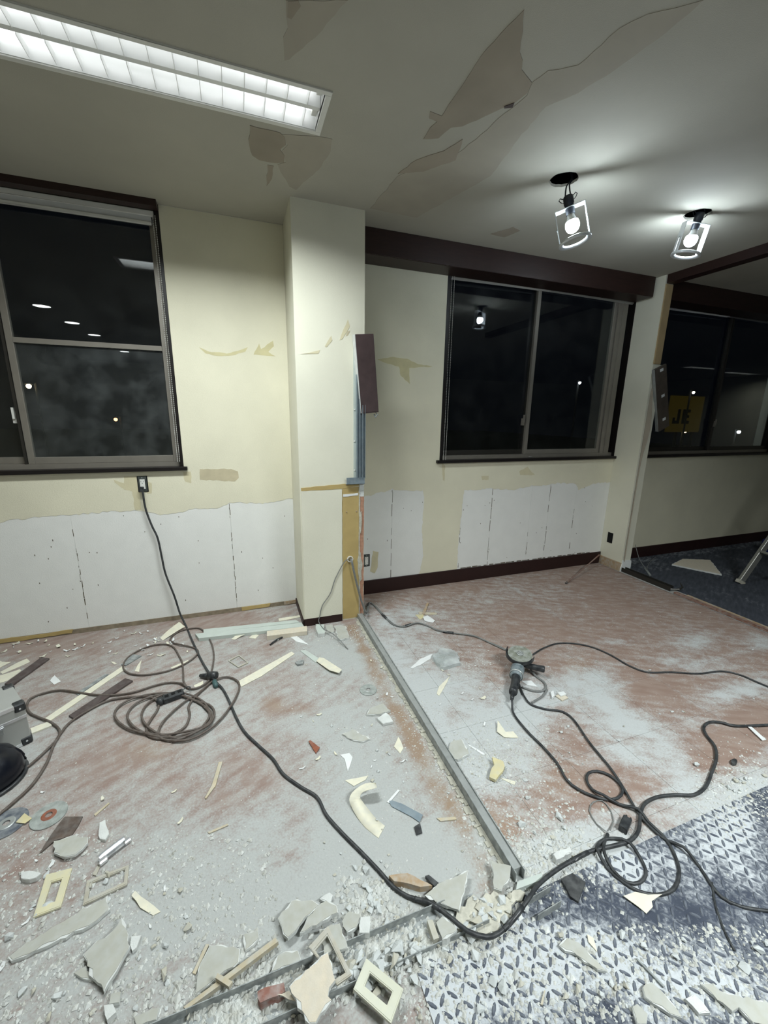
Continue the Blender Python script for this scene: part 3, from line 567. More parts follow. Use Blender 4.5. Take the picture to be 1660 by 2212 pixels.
outlet('black empty outlet box on the partition stub', wallm(3.4225, -.092, .292, -math.pi/2), [], True)
# bundle of light steel studs on the column
t = thing('steel_stud_bundle', 'blue-grey steel studs upright on the column edge behind the hanging board', 'metal stud', (.72, CY, .99)); off = Matrix.Translation((-.72, -CY, -.99))
obj('flange', B((.715, .730, CY-.004, CY, 1.0, 1.92), mtx=off), 'palegreen', t)
for k in range(3): a = .730+.0195*k; obj('stud', B((a, a+.002, CY-.035, CY, 1.03, 1.90), (a, a+.018, CY-.020, CY-.0185, 1.03, 1.90), (a+.016, a+.018, CY-.035, CY-.02, 1.03, 1.90), mtx=off), 'steelb', t)
obj('foot_track', B((.661, .785, CY-.028, CY-.026, .99, 1.035), (.661, .785, CY-.028, CY, .99, .992), mtx=off), 'steelb', t)
for z in (1.08, 1.27, 1.47): obj('rivet', solid_lathe([(.005, 0), (.005, .003), (.002, .004)], 8, off @ Matrix.Translation((.7215, CY-.004, z)) @ Matrix.Rotation(math.pi/2, 4, 'X')), 'white', t)
def hang(label, top, w_, l_, th, lean, roll, m, edge, yaw=0, tape=False, lip=.03):
    t = thing('hanging_board', label, 'board', top, yaw); mm = Matrix.Rotation(roll, 4, 'Y') @ Matrix.Rotation(lean, 4, 'X')
    obj('board', B((-w_/2, w_/2, -th, 0, -l_, 0), mtx=mm, bevel=.002), m, t); obj('side_lip', B((-w_/2-.004, -w_/2, -th-.001, lip, -l_, -.0), mtx=mm), edge, t)
    obj('bottom_lip', B((-w_/2, w_/2, -th-.001, .02, -l_-.004, -l_), mtx=mm), m, t)
    if tape:
        for z in (-.03, -.26, -.48): obj('tape_piece', B((-.01, .028, -th-.0015, -th, z-.014, z+.010), mtx=mm), 'scrapwht', t)
    else: obj('torn_shred', tube(bmesh.new(), [mm @ Vector(p) for p in ((.04, -.01, -l_), (.05, -.015, -l_-.02), (.038, -.012, -l_-.035), (.03, -.01, -l_-.015))], .006, 5), 'steeldk', t)
    return t
hang('dark brown board hanging askew from the column edge', (.768, -.415, 1.918), .118, .465, .022, math.radians(4), math.radians(-6.2), 'hangdk', 'core')
hang('dark board with three tape bits hanging on the partition stub', (3.455, -.285, 1.88), .14, .57, .02, math.radians(5), math.radians(-24), 'hangdk2', 'steel', tape=True, lip=.004)

# ------------------------------------------------------------------ floor tracks
t = thing('floor_track', 'long steel partition track running from the column towards the camera', 'metal track', (.745, CY, 0)); off = Matrix.Translation((-.745, -CY, 0))
obj('track_base', B((.742, .776, -2.195, CY, .0, .002), mtx=off), 'steel', t); obj('track_flange', B((.742, .744, -2.195, CY, .002, .040), mtx=off), 'steeldk', t); obj('track_flange', B((.774, .776, -2.195, CY, .002, .040), mtx=off), 'steeldk', t); obj('track_filler', B((.7445, .7735, -2.18, CY, .002, .034), mtx=off), 'steel', t)
t = thing('floor_track', 'wide dusty steel track full of rubble along the front edge', 'metal track', (.1, -2.22, 0)); off = Matrix.Translation((-.1, 2.22, 0))
obj('track_base', B((-.6, .60, -2.264, -2.176, .0, .0015), mtx=off), 'steeldk', t); obj('track_flange', B((-.6, .50, -2.178, -2.176, .0015, .026), mtx=off), 'steeldk', t); obj('track_flange', B((-.6, .60, -2.264, -2.262, .0015, .026), mtx=off), 'steeldk', t)
t = thing('floor_track', 'short bent steel track at the foot of the partition stub', 'metal track', (3.43, -.5, 0)); off = Matrix.Translation((-3.43, .5, 0))
obj('track_base', B((3.425, 3.475, -.75, -.262, 0, .002), mtx=off), 'steeldk', t); obj('track_flange', B((3.425, 3.427, -.75, -.262, .002, .042), mtx=off), 'aludk', t); obj('track_flange', B((3.473, 3.475, -.74, -.262, .002, .042), mtx=off), 'aludk', t)
obj('bent_tongue', tube(bmesh.new(), [off @ Vector(p) for p in ((3.45, -.73, .012), (3.50, -.77, .02), (3.56, -.76, .025), (3.58, -.72, .05))], [.012, .010, .007, .003], 6), 'aludk', t)
tag(obj('floor_batten', B((3.41, 3.445, -2.25, -.79, 0, .018), bevel=.003), 'woodred'), 'long red-brown wooden batten on the floor past the bent track', 'batten'); tag(obj('floor_batten', B((3.455, 3.485, -2.25, -.86, 0, .014), bevel=.003), 'woodtan'), 'thinner tan batten beside the red-brown one', 'batten')
bm = bmesh.new(); y = -.40
while y > -2.15:
    l = random.uniform(.006, .022); wd = random.uniform(.010, .028); bx(bm, .741-wd, .741, y-l, y, 0, random.uniform(.002, .006)); y -= l
o = obj('plaster_residue', bm, 'residue', slab); o['kind'] = 'stuff'
t = thing('metal_channel', 'dark green-grey steel channel end lying by the mat corner', 'metal channel', fl(1175, 1960)+(.0,), math.radians(4))
obj('channel_web', B((-.045, .045, -.02, .02, .0, .002)), 'steeldk', t); obj('channel_flange', B((-.045, .045, -.022, -.02, 0, .03)), 'steeldk', t); obj('channel_flange', B((-.045, .045, .02, .022, 0, .03)), 'steeldk', t)

# ------------------------------------------------------------------ cords
def floor_path(pix, z, step=.018): return spline([(fl(u, v, z)[0], fl(u, v, z)[1], z + zz) for (u, v, zz) in [(p + (0,))[:3] for p in pix]], step)
def cord(name, label, pts, r, m, cat='cord', n=8): 
    t = tag(obj(name, tube(bmesh.new(), pts, r, n), m, None, True), label, cat); return t
R1 = .0063
wallpts = [(wl(u, v, y)[0], y, wl(u, v, y)[1]) for u, v, y in ((308, 1053, -.025), (309, 1066, -.034), (315, 1100, -.036), (328, 1135, -.04), (341, 1163, -.045), (350, 1205, -.05), (358, 1240, -.055), (377, 1288, -.065), (389, 1325, -.09))]
main = spline(wallpts + [(fl(u, v, R1)[0], fl(u, v, R1)[1], R1) for u, v in ((402, 1352), (412, 1376), (425, 1405), (440, 1435))] + [(fl(462, 1468, .022)[0], fl(462, 1468, .022)[1], .022)] + [(fl(u, v, R1)[0], fl(u, v, R1)[1], R1) for u, v in ((480, 1487), (494, 1512), (512, 1553), (530, 1583), (560, 1612), (590, 1640), (612, 1672), (650, 1700), (685, 1722), (705, 1760), (740, 1800), (780, 1840), (820, 1882), (850, 1916), (882, 1937))]
    + [(fl(u, v, z)[0], fl(u, v, z)[1], z) for u, v, z in ((930, 1951, .018), (975, 1983, .038), (1010, 2011, .038), (1050, 2024, .03), (1078, 2016, .02), (1110, 1985, .03), (1140, 1945, .04), (1165, 1910, .03), (1205, 1878, .018), (1250, 1852, .012), (1282, 1837, .010), (1330, 1826, .012), (1362, 1816, .011), (1380, 1795, .009), (1384, 1762, .010), (1393, 1737, .009), (1420, 1722, .008), (1460, 1717, .008), (1500, 1717, .008), (1525, 1700, .008), (1538, 1670, .008), (1548, 1640, .008), (1545, 1612, .008), (1528, 1590, .008), (1521, 1572, .008), (1534, 1560, .008), (1560, 1561, .008), (1590, 1568, .008), (1660, 1566, .008), (1730, 1560, .008))], .018)
t = cord('extension_cord', 'long black extension cord from the outlet across the floor to the mat', main, R1, 'cordblk')
pm = wallm(-.600, -.013, .952); obj('plug', B((-.014, .014, -.016, .016, 0, .026), mtx=pm, bevel=.004), 'blackpl', t)
for (u, v, a) in ((1250, 1853, .6), (932, 1952, -.3), (1100, 1995, .9)):
    i = min(range(len(main)), key=lambda k: (main[k]-Vector(fl(u, v)+(.02,))).length); obj('tape_wrap', tube(bmesh.new(), main[max(0, i-2):i+3], R1+.0012, 10), 'blackpl', t, True)
G = [(1105, 1522), (1112, 1545), (1140, 1580), (1175, 1615), (1205, 1650), (1225, 1685), (1250, 1705), (1280, 1719), (1310, 1727), (1335, 1724), (1346, 1710), (1338, 1692), (1318, 1675), (1292, 1666), (1272, 1670), (1268, 1686), (1280, 1706), (1302, 1722, .012), (1340, 1738), (1378, 1753, .012), (1402, 1776), (1432, 1804), (1455, 1840), (1468, 1880), (1462, 1912), (1445, 1928), (1415, 1933), (1380, 1925), (1345, 1905), (1312, 1875), (1292, 1846, .012), (1290, 1828), (1305, 1814), (1330, 1811), (1360, 1826, .012), (1390, 1865), (1396, 1890), (1382, 1907), (1355, 1906), (1325, 1880), (1305, 1848, .012), (1306, 1820), (1314, 1802)]
gc = floor_path(G, .0075); gc[0].z = .045; gc[1].z = .030
t = cord('grinder_cable', 'black grinder power cord looping small then coiling at the mat edge', gc, .0055, 'cordblk')
q = fl(1350, 1787); mm = Matrix.Translation((q[0], q[1], .012)) @ Matrix.Rotation(math.radians(25), 4, 'Z'); obj('plug', B((-.03, .03, -.014, .014, -.011, .012), (.03, .045, -.01, -.004, -.003, .003), (.03, .045, .004, .01, -.003, .003), mtx=mm, bevel=.002), 'blackpl', t)
cord('grinder_cable', 'black cord from under the grinder running past the coil to the right edge', floor_path([(1122, 1478), (1132, 1502), (1147, 1521), (1180, 1532), (1215, 1537), (1240, 1555), (1275, 1605), (1320, 1660), (1350, 1706), (1378, 1754), (1405, 1786), (1440, 1815), (1475, 1835, .012), (1510, 1870), (1535, 1908), (1560, 1938), (1600, 1958), (1660, 1968), (1730, 1976)], .0075), .0049, 'cordblk')
cord('thin_wire', 'thin black lead branching off the cord onto the mat', floor_path([(1538, 1908, .004), (1542, 1930), (1546, 1955), (1565, 2010), (1588, 2054)], .006), .0036, 'cordblk', 'wire'); cord('thin_wire', 'thin grey wire loop above the coiled plug', floor_path([(1314, 1802, .006), (1290, 1780), (1274, 1752), (1282, 1733), (1302, 1730), (1318, 1748), (1326, 1772), (1318, 1797, .008)], .004), .0022, 'cordgry', 'wire')
cord('grinder_cable', 'black cord from the grinder disc to the right edge', floor_path([(1150, 1415), (1175, 1400), (1205, 1390), (1240, 1390), (1280, 1398), (1320, 1415), (1360, 1438), (1400, 1452), (1450, 1452), (1510, 1455), (1560, 1450), (1600, 1458), (1640, 1475), (1730, 1512)], .006), .0049, 'cordblk')
cord('looped_lead', 'grey-black lead looped beside the grinder handle', floor_path([(1128, 1484), (1150, 1492), (1170, 1493), (1180, 1486), (1176, 1474), (1160, 1462), (1148, 1452, .01), (1142, 1442, .02)], .006), .006, 'cordgry', 'cord'); cord('looped_lead', 'short grey lead trailing under the grinder cord', floor_path([(1182, 1490), (1174, 1503), (1160, 1512), (1150, 1518)], .0055), .0050, 'cordgry', 'cord')
lead = spline([(.688, CY-.004, .462), (.690, CY-.03, .455), (.700, CY-.035, .40), (.722, CY-.035, .30), (.745, CY-.04, .20), (.772, CY-.04, .11), (.80, CY-.03, .045)] + [(fl(u, v, .007)[0], fl(u, v, .007)[1], .007) for u, v in ((800, 1302), (830, 1331), (850, 1349), (872, 1353), (900, 1346), (925, 1352), (950, 1363), (1000, 1370), (1030, 1376), (1060, 1389), (1092, 1404))], .015)
t = cord('twin_lead', 'grey twin cable with black tape from the column hole to the grinder', lead, .0052, 'cordgry'); l2 = [p + Vector((.004, -.006, .003+.002*math.sin(i*.5))) for i, p in enumerate(lead)]; obj('second_strand', tube(bmesh.new(), l2, .0046, 6), 'white' if False else 'cordgry', t, True)
for f in (.30, .48, .60, .77): i = int(len(lead)*f); obj('tape_wrap', tube(bmesh.new(), lead[i:i+5], .0095, 8), 'blackpl', t, True)
cord('thin_wire', 'thin grey wire hanging down the column front to the floor', spline([(.684, CY-.006, .462)] + [(wl(u, v, CY-.012)[0], CY-.012, wl(u, v, CY-.012)[1]) for u, v in ((745, 1213), (725, 1250), (714, 1282), (697, 1308), (691, 1332))] + [(fl(u, v, .004)[0], fl(u, v, .004)[1], .03 if k < 4 else .004) for k, (u, v) in enumerate(((689, 1350), (700, 1366), (715, 1374), (732, 1388), (752, 1402)))], .012), .0028, 'cordgry', 'wire', 6)
RB = .0056
cord('brown_cord', 'brown cord sweeping past the aluminium case into the coil', floor_path([(-40, 1790), (0, 1758), (30, 1733), (70, 1695), (100, 1650), (115, 1612), (130, 1586), (152, 1560), (190, 1535), (230, 1515), (262, 1508), (300, 1505), (322, 1507, .006), (340, 1514), (342, 1530), (328, 1552), (317, 1572), (322, 1590), (350, 1596), (372, 1587), (400, 1570), (410, 1545), (408, 1525), (425, 1503), (450, 1480), (468, 1462)], .0075), RB, 'cordbrn')
cord('brown_cord', 'brown cord looped around by the aluminium case and upper floor', floor_path([(20, 1676), (60, 1656), (100, 1621), (125, 1595), (128, 1576), (110, 1560), (85, 1550), (65, 1540), (58, 1525), (66, 1509), (92, 1498), (130, 1491), (170, 1496), (210, 1501), (250, 1501), (290, 1495), (330, 1482), (360, 1475), (385, 1475), (397, 1480, .006), (408, 1487), (425, 1487), (442, 1478), (460, 1462)], .009), RB*.9, 'cordbrn')
cord('brown_cord', 'brown cord forming the flat upper loop below the wall', floor_path([(405, 1486), (397, 1472), (396, 1455), (394, 1432), (386, 1415), (376, 1399), (360, 1392), (330, 1394), (300, 1405), (275, 1422), (266, 1440), (276, 1453), (300, 1458), (330, 1456), (370, 1447), (405, 1431), (425, 1415), (428, 1405), (415, 1398), (390, 1394, .006), (373, 1388), (368, 1380), (380, 1368), (400, 1360), (430, 1357), (446, 1370), (458, 1392), (462, 1415), (460, 1438), (456, 1453)], .0075), RB*.85, 'cordbrn')
def wob(cx, cy, rx, ry, a0, a1, n, ph): return [(cx+rx*math.cos(a)+3*math.sin(3*a+ph), cy+ry*math.sin(a)+2*math.cos(2*a+ph), .0015*(i % 5)) for i, a in enumerate([math.radians(a0+(a1-a0)*k/n) for k in range(n+1)])]
coil = wob(352, 1545, 104, 44, -30, 330, 16, 0)[:-1] + wob(368, 1548, 90, 46, -30, 330, 16, 1)[:-1] + wob(385, 1545, 76, 48, -30, 330, 16, 2)[:-1] + [(445, 1522), (452, 1548), (425, 1580), (380, 1598), (345, 1593), (346, 1570), (365, 1545), (400, 1515), (430, 1496), (462, 1470), (490, 1462), (512, 1470), (517, 1486), (505, 1515), (480, 1550), (450, 1577), (410, 1597), (370, 1601)]
t = cord('brown_cord', 'brown cord coiled in overlapping rings left of the black cord', floor_path(coil, .011), RB*.9, 'cordbrn')
q = fl(375, 1510); mm = Matrix.Translation((q[0], q[1], .016)) @ Matrix.Rotation(math.radians(-12), 4, 'Z')
t = thing('power_tap', 'black multi-socket power tap inside the brown coil', 'power tap', (q[0], q[1], .014), math.radians(18))
obj('tap_body', B((-.05, .05, -.022, .022, -.013, .018), bevel=.005), 'blackpl', t); obj('tap_end', solid_lathe([(.017, -.012), (.019, .004), (.015, .018)], 14, Matrix.Translation((-.06, -.005, .002))), 'blackpl', t, True)
for k in range(3): obj('socket_recess', B((-.038+.03*k, -.02+.03*k, -.010, .010, .0176, .0186)), 'hole', t)
obj('tap_hook', tube(bmesh.new(), spline([(.05, .01, .01), (.07, .02, .015), (.085, .01, .012), (.075, -.006, .008)], .006), .0025, 6), 'blackpl', t, True)
q = fl(460, 1458, .03); t = thing('cord_connector', 'round black cord connector with a teal plug where the cords meet', 'connector', (q[0], q[1], .026), math.radians(-30))
obj('connector_body', solid_lathe([(.012, -.03), (.021, -.026), (.023, .0), (.021, .022), (.012, .026)], 16, Matrix.Rotation(math.radians(80), 4, 'Y')), 'blackpl', t, True); obj('grip', solid_lathe([(.011, 0), (.014, .02), (.009, .06)], 12, Matrix.Translation((-.02, 0, -.006)) @ Matrix.Rotation(math.radians(-95), 4, 'Y')), 'blackpl', t, True)
q2 = fl(466, 1480, .01); d = Vector((q2[0]-q[0], q2[1]-q[1], 0)); a = math.atan2(d.y, d.x)+math.radians(30)
obj('teal_plug', solid_lathe([(.007, .03), (.013, .04), (.014, .075), (.009, .09)], 12, Matrix.Rotation(a, 4, 'Z') @ Matrix.Translation((0, 0, -.010)) @ Matrix.Rotation(math.radians(92), 4, 'Y')), 'teal', t, True)

# ------------------------------------------------------------------ angle grinder
hp = fl(1124, 1410, .105); tail = fl(1106, 1508, .05); ax = Vector((tail[0]-hp[0], tail[1]-hp[1], 0)); rz = math.atan2(ax.y, ax.x)
t = thing('angle_grinder', 'dusty dark angle grinder lying disc up on the red-brown floor', 'angle grinder', (hp[0], hp[1], 0), rz)
tl = Matrix.Translation((0, 0, .098)) @ Matrix.Rotation(math.radians(10), 4, 'Y')
obj('cutting_disc', solid_lathe([(.010, .002), (.068, .002), (.069, .0005), (.068, -.001), (.010, -.001)], 40, tl), 'disc', t)
bm = bmesh.new(); n = 26; prof = [(.022, -.016), (.077, -.016), (.080, -.014), (.080, .008), (.076, .008), (.076, -.012), (.022, -.012)]
rings = []
for k in range(n+1):
    a = math.radians(-112 + 200*k/n); rings.append([bm.verts.new(tl @ Vector((r*math.cos(a), r*math.sin(a), z))) for r, z in prof])
for A_, B_ in zip(rings, rings[1:]):
    for k in range(len(prof)): bm.faces.new((A_[k], A_[(k+1) % len(prof)], B_[(k+1) % len(prof)], B_[k]))
bm.faces.new(rings[0]); bm.faces.new(rings[-1][::-1]); obj('guard', bm, 'blackpl', t)
f = obj('flange_nut', solid_lathe([(.020, .002), (.020, .006), (.015, .008), (.013, .013), (.006, .014)], 20, tl), 'steel', t); obj('spindle', solid_lathe([(.007, .013), (.007, .020), (.004, .021)], 12, tl), 'steel', f)
obj('gear_head', B((-.028, .065, -.030, .030, .018, .080), bevel=.009), 'grinder', t); obj('head_neck', solid_lathe([(.026, .07), (.022, .086), (.016, .092)], 16, Matrix.Rotation(math.radians(6), 4, 'Y')), 'steel', t)
for sx in (-.018, .05):
    for sy in (-.022, .022): obj('head_screw', solid_lathe([(.005, .079), (.005, .084)], 8, Matrix.Translation((sx, sy, 0))), 'steel', t)
obj('motor_body', solid_lathe([(.034, .0), (.037, .01), (.037, .06), (.033, .085), (.028, .095)], 18, Matrix.Translation((.062, 0, .046)) @ Matrix.Rotation(math.pi/2, 4, 'Y')), 'grinder', t, True)
obj('rear_handle', solid_lathe([(.026, .0), (.022, .03), (.020, .09), (.023, .125), (.020, .14)], 16, Matrix.Translation((.150, 0, .043)) @ Matrix.Rotation(math.radians(93), 4, 'Y')), 'blackpl', t, True)
obj('switch', B((.17, .25, .014, .024, .036, .052), bevel=.003), 'blackpl', t); obj('vent_collar', ring_lathe([(.036, 0), (.0385, .003), (.0385, .009), (.036, .012)], 18, Matrix.Translation((.135, 0, .046)) @ Matrix.Rotation(math.pi/2, 4, 'Y')), 'steel', t)
obj('cord_boot', solid_lathe([(.014, .0), (.010, .03), (.008, .05)], 12, Matrix.Translation((.286, 0, .036)) @ Matrix.Rotation(math.radians(100), 4, 'Y')), 'blackpl', t, True)
obj('side_handle', solid_lathe([(.010, .028), (.014, .034), (.016, .05), (.017, .11), (.019, .135), (.015, .142)], 14, Matrix.Translation((.03, 0, .050)) @ Matrix.Rotation(math.radians(-88), 4, 'X')), 'blackpl', t, True)

# ------------------------------------------------------------------ tool case and black helmet at the left edge
P0 = Vector((-.946, -1.019, 0)); ud = Vector((-.84, -.55, 0)).normalized(); rz = math.atan2(-ud.y, -ud.x)
t = thing('tool_case', 'brushed aluminium tool case with black corner caps at the left edge', 'tool case', P0, rz); W_, D_, Hc = .38, .21, .20
obj('case_body', B((-W_, 0, 0, D_, .003, .135), bevel=.003), 'case', t); obj('case_lid', B((-W_, 0, 0, D_, .141, Hc), bevel=.003), 'case', t); obj('seam_rail', B((-W_-.001, .001, -.002, D_+.001, .130, .146), bevel=.002), 'chrome', t)
obj('edge_rail', B((-W_, -.02, -.0015, .012, Hc-.014, Hc+.001)), 'chrome', t); obj('edge_rail', B((-W_, -.02, -.0015, .010, .003, .016)), 'chrome', t)
for (x, y, z) in ((0, 0, Hc), (0, D_, Hc), (0, 0, .003), (0, D_, .003), (-W_, 0, Hc), (-W_, 0, .003)):
    sx = -1 if x == 0 else 1; sy = 1 if y == 0 else -1; sz = -1 if z > .1 else 1; e = .004
    c = obj('corner_cap', B((min(x-sx*e, x+sx*.036), max(x-sx*e, x+sx*.036), min(y-sy*e, y+sy*.036), max(y-sy*e, y+sy*.036), max(0, min(z-sz*e, z+sz*.034)), max(z-sz*e, z+sz*.034)), bevel=.005), 'blackpl', t)
    obj('rivet', solid_lathe([(.004, 0), (.004, .003)], 8, Matrix.Translation((x+sx*.017, y-sy*e, z+sz*.017)) @ Matrix.Rotation(sy*math.pi/2, 4, 'X')), 'chrome', c)
l = obj('latch', B((-.125, -.08, -.008, -.001, .10, .128), bevel=.002), 'steel', t); obj('latch_bar', B((-.128, -.077, -.011, -.006, .124, .132)), 'chrome', l)
q = fl(-22, 1690); t = thing('helmet', 'glossy black rounded helmet cut by the left edge in front of the tool case', 'helmet', (q[0], q[1], 0), math.radians(30))
obj('shell', solid_lathe([(.108, .012), (.112, .03), (.106, .07), (.088, .105), (.058, .128), (.02, .138)], 28), 'navy', t, True); obj('rim', ring_lathe([(.104, .0), (.118, .002), (.120, .010), (.110, .016)], 28), 'blackpl', t, True); obj('ridge', tube(bmesh.new(), [(.112*math.cos(a)*1.0, 0, .03+.108*math.sin(a)) for a in [math.radians(12*k) for k in range(16)]], .006, 6), 'navy', t, True)

# ------------------------------------------------------------------ sheets, shards, scraps
PL = []
def slab_(name, label, cat, pix, th, m, face=None, z0=.0, tilt=(0, 0), j=.003, sg=.02, rough=.0, group=None):
    pts = [fl(u, v, z0+th*.7) for u, v in pix]; c = (sum(p[0] for p in pts)/len(pts), sum(p[1] for p in pts)/len(pts)); PL.append((c, max(math.hypot(p[0]-c[0], p[1]-c[1]) for p in pts)))
    loc = [(p[0]-c[0], p[1]-c[1]) for p in pts]; o = obj(name, sheet([jag(loc, j, sg) if j else loc], lambda x, y, h: (x, y, h + x*tilt[0] + y*tilt[1]), th), m)
    lift = max(0, -min((p[0]*tilt[0]+p[1]*tilt[1]) for p in loc)); o.location = (c[0], c[1], z0+.0008+lift); tag(o, label, cat, group)
    if face:
        inn = [(x*.965, y*.965) for x, y in loc]; obj('face_paper', sheet([jag(inn, j, sg) if j else inn], lambda x, y, h: (x, y, th+.0002+h + x*tilt[0] + y*tilt[1]), .0012), face, o)
    return o
BD = lambda lab, pix, face='face', z0=0., tilt=(0, 0), th=.009: slab_('plasterboard_shard', lab, 'plasterboard', pix, th, 'core', face, z0, tilt, .0045, .014)
PA = lambda lab, pix, m='scrap', z0=0., tilt=(0, 0), th=.0016: slab_('wallpaper_scrap', lab, 'paper scrap', pix, th, m, None, z0, tilt, .002, .025)
ST = lambda nm, lab, pix, m, th=.012, z0=0., tilt=(0, 0), cat='wood piece': slab_(nm, lab, cat, pix, th, m, None, z0, tilt, 0)
ST('plank', 'dark brown plank reaching behind the aluminium case', ((89, 1421), (107, 1423), (28, 1480), (10, 1478)), 'plankdk', .010)
ST('plank', 'dark brown plank lying beside the long white strip', ((271, 1466), (287, 1471), (163, 1554), (148.5, 1547)), 'plankdk', .010)
ST('trim_strip', 'long thin white strip crossing under the brown cord', ((264, 1440), (272, 1445), (105, 1560), (92, 1556)), 'scrap', .004, cat='strip'); ST('trim_strip', 'dark grey-green strip beside the long white strip', ((228, 1456), (235, 1457), (170, 1502), (163, 1499)), 'steeldk', .003, cat='strip'); ST('trim_strip', 'dark grey strip end inside the upper cord loop', ((287, 1414), (306, 1417), (272, 1438), (262, 1436)), 'steeldk', .006, cat='strip')
ST('trim_strip', 'short cream stub against the aluminium case', ((66, 1574), (108, 1558), (112, 1568), (69, 1585)), 'scrap', .006, cat='strip')
PA('small fan-shaped grey-white scrap above the brown cord', ((118, 1459), (131.5, 1472), (117, 1479), (108, 1471)), 'scrapwht'); PA('upper white scrap at the left edge by the dark plank', ((35, 1433), (58, 1423), (65, 1430), (41, 1441), (5, 1456), (0, 1452))); PA('lower white scrap at the left edge by the dark plank', ((-20, 1466), (43, 1446), (46, 1449), (16, 1471), (-20, 1482))); PA('topmost white scrap at the left edge', ((-15, 1418), (5, 1430), (24, 1430), (-15, 1450)))
PA('large pointed white scrap near the wall under the black cord', ((346, 1379), (360, 1368), (388, 1351), (401, 1360), (375, 1372), (352, 1384)), tilt=(.1, .1)); PA('bow-shaped cream scrap inside the upper cord loop', ((306, 1426), (301, 1452), (291, 1450), (297, 1438))); PA('thin white strip lying under the upper cord loop', ((369, 1442), (407, 1426), (407, 1430), (374, 1448)))
PA('white scrap tucked beside the cord connector', ((419, 1481), (439, 1471), (439, 1480), (421, 1485))); PA('tiny white scrap left of the upper loop', ((238, 1429), (246, 1430), (253, 1434), (247, 1435)))
t = thing('switch_plate', 'thin empty square frame on the pinkish floor right of the black cord', 'plate frame', fl(515, 1430)+(.001,))
fr = [fl(*p) for p in ((493.5, 1429), (516.5, 1416.5), (537, 1433), (515, 1443.6))]; c = fl(515, 1430); fr = [(x-c[0], y-c[1]) for x, y in fr]; obj('frame', sheet([fr, [(x*.86, y*.86) for x, y in fr]], lambda x, y, h: (x, y, h), .006), 'greyframe', t)
ST('wallpaper_strip', 'long cream wallpaper strip slanting up right of the black cord', ((630, 1408), (637, 1412.5), (565, 1461), (521, 1484), (517, 1471)), 'scrap', .003, cat='paper strip'); ST('wallpaper_strip', 'pale greenish strip end below the column', ((649, 1406), (660, 1404), (688, 1422), (683, 1432)), 'palegreen', .003, cat='paper strip'); ST('wallpaper_strip', 'cream strip curling over the pale greenish one', ((690, 1420), (700, 1422), (739, 1450), (733, 1458.5), (712, 1452), (684, 1430)), 'scrap', .002, .003, tilt=(-.05, -.08), cat='paper strip')
ST('board', 'long pale grey-green board on the floor left of the column', ((422, 1371), (652, 1347), (657, 1355), (430, 1381)), 'palegreen', .022, cat='board'); ST('board', 'second pale board behind the long grey-green one', ((440, 1361), (640, 1341), (648, 1346), (440, 1369)), 'palegreen', .018, cat='board'); ST('board', 'short thick pale block lying by the column foot', ((577, 1366), (663, 1355), (664, 1366), (577, 1377)), 'facecream', .030, cat='board')
ST('wallpaper_strip', 'thin cream strip touching the column side', ((602, 1336.6), (650, 1329), (651, 1333), (603, 1342)), 'scrap', .004, cat='paper strip'); PA('white scrap below the short pale block', ((625, 1374.5), (636, 1370.5), (668, 1393.5), (660, 1391), (640, 1386)), 'scrapwht'); PA('curled white scrap below the pale boards', ((500, 1381), (514, 1372), (535, 1372), (520, 1377), (508, 1382)), tilt=(.1, .2)); PA('white scrap next to the curled one below the boards', ((538, 1378), (548, 1370), (560, 1372), (552, 1380)))
t = thing('strap_piece', 'short black bent strap on the floor below the short pale block', 'strap', fl(599, 1384)+(.004,)); obj('strap', tube(bmesh.new(), spline([Vector(fl(u, v)+(z,)) - Vector(fl(599, 1384)+(.004,)) for u, v, z in ((584, 1395, .008), (592, 1389, .008), (602, 1383, .01), (610, 1379, .008), (612, 1373, .012), (606, 1372, .018))], .01), .0055, 6), 'blackpl', t); obj('buckle', B((-.012, .012, -.008, .008, -.002, .008)), 'steel', t)
ST('metal_clip', 'dark grey-green metal bit right of the cream strip', ((638, 1432), (648, 1426), (657, 1427), (655, 1434), (643, 1437)), 'steeldk', .012, cat='metal scrap')
BD('flat grey board tile against the column foot', ((722.6, 1353), (747, 1353), (755, 1379), (732, 1383)), th=.012); BD('pale block standing beside the wire at the column foot', ((682, 1351), (700, 1351), (702, 1370), (687, 1372)), 'palegreen', th=.024); BD('broken board bit between the column foot tiles', ((704, 1352), (718, 1350), (722, 1366), (708, 1368)), th=.01)
def disc(label, u, v, r, m, hub, z=.0, tilt=(0, 0)):
    q = fl(u, v); t = thing('grinding_disc', label, 'grinding disc', (q[0], q[1], z+.001)); t.rotation_euler = (tilt[0], tilt[1], random.random()*6)
    obj('abrasive', ring_lathe([(.011, 0), (r*.98, 0), (r, .0015), (r*.98, .003), (.011, .003)], 32), m, t); obj('hub_ring', ring_lathe([(.011, .003), (.011, .0045), (r*.36, .0045), (r*.42, .003)], 24), hub, t); return t
disc('worn grey grinding disc lying left of the long track', 796, 1491, .046, 'discgr', 'steel'); disc('pale green-grey cutting disc with a rusty hub at the left', 106, 1762, .056, 'discgr', 'rust'); disc('blue-black cutting disc at the left edge under a cream scrap', 14, 1780, .062, 'discbl', 'steel')
PA('cream scrap lying on the blue-black disc', ((34, 1777), (53, 1757), (69, 1768), (54, 1779)), 'scrapyel', .006)
BD('rough grey slab of plaster left of the track', ((798.5, 1533), (828, 1521), (834, 1528), (844, 1536), (823, 1544), (793, 1545)), th=.010); BD('white dusty slab lump just below the rough grey slab', ((815, 1553), (834, 1541), (850, 1560), (828, 1566)), 'core', th=.012); BD('thin dust-covered shard in the middle of the floor', ((739, 1587), (763, 1576.5), (801, 1598), (779.5, 1603.6), (752, 1595.5)), th=.006)
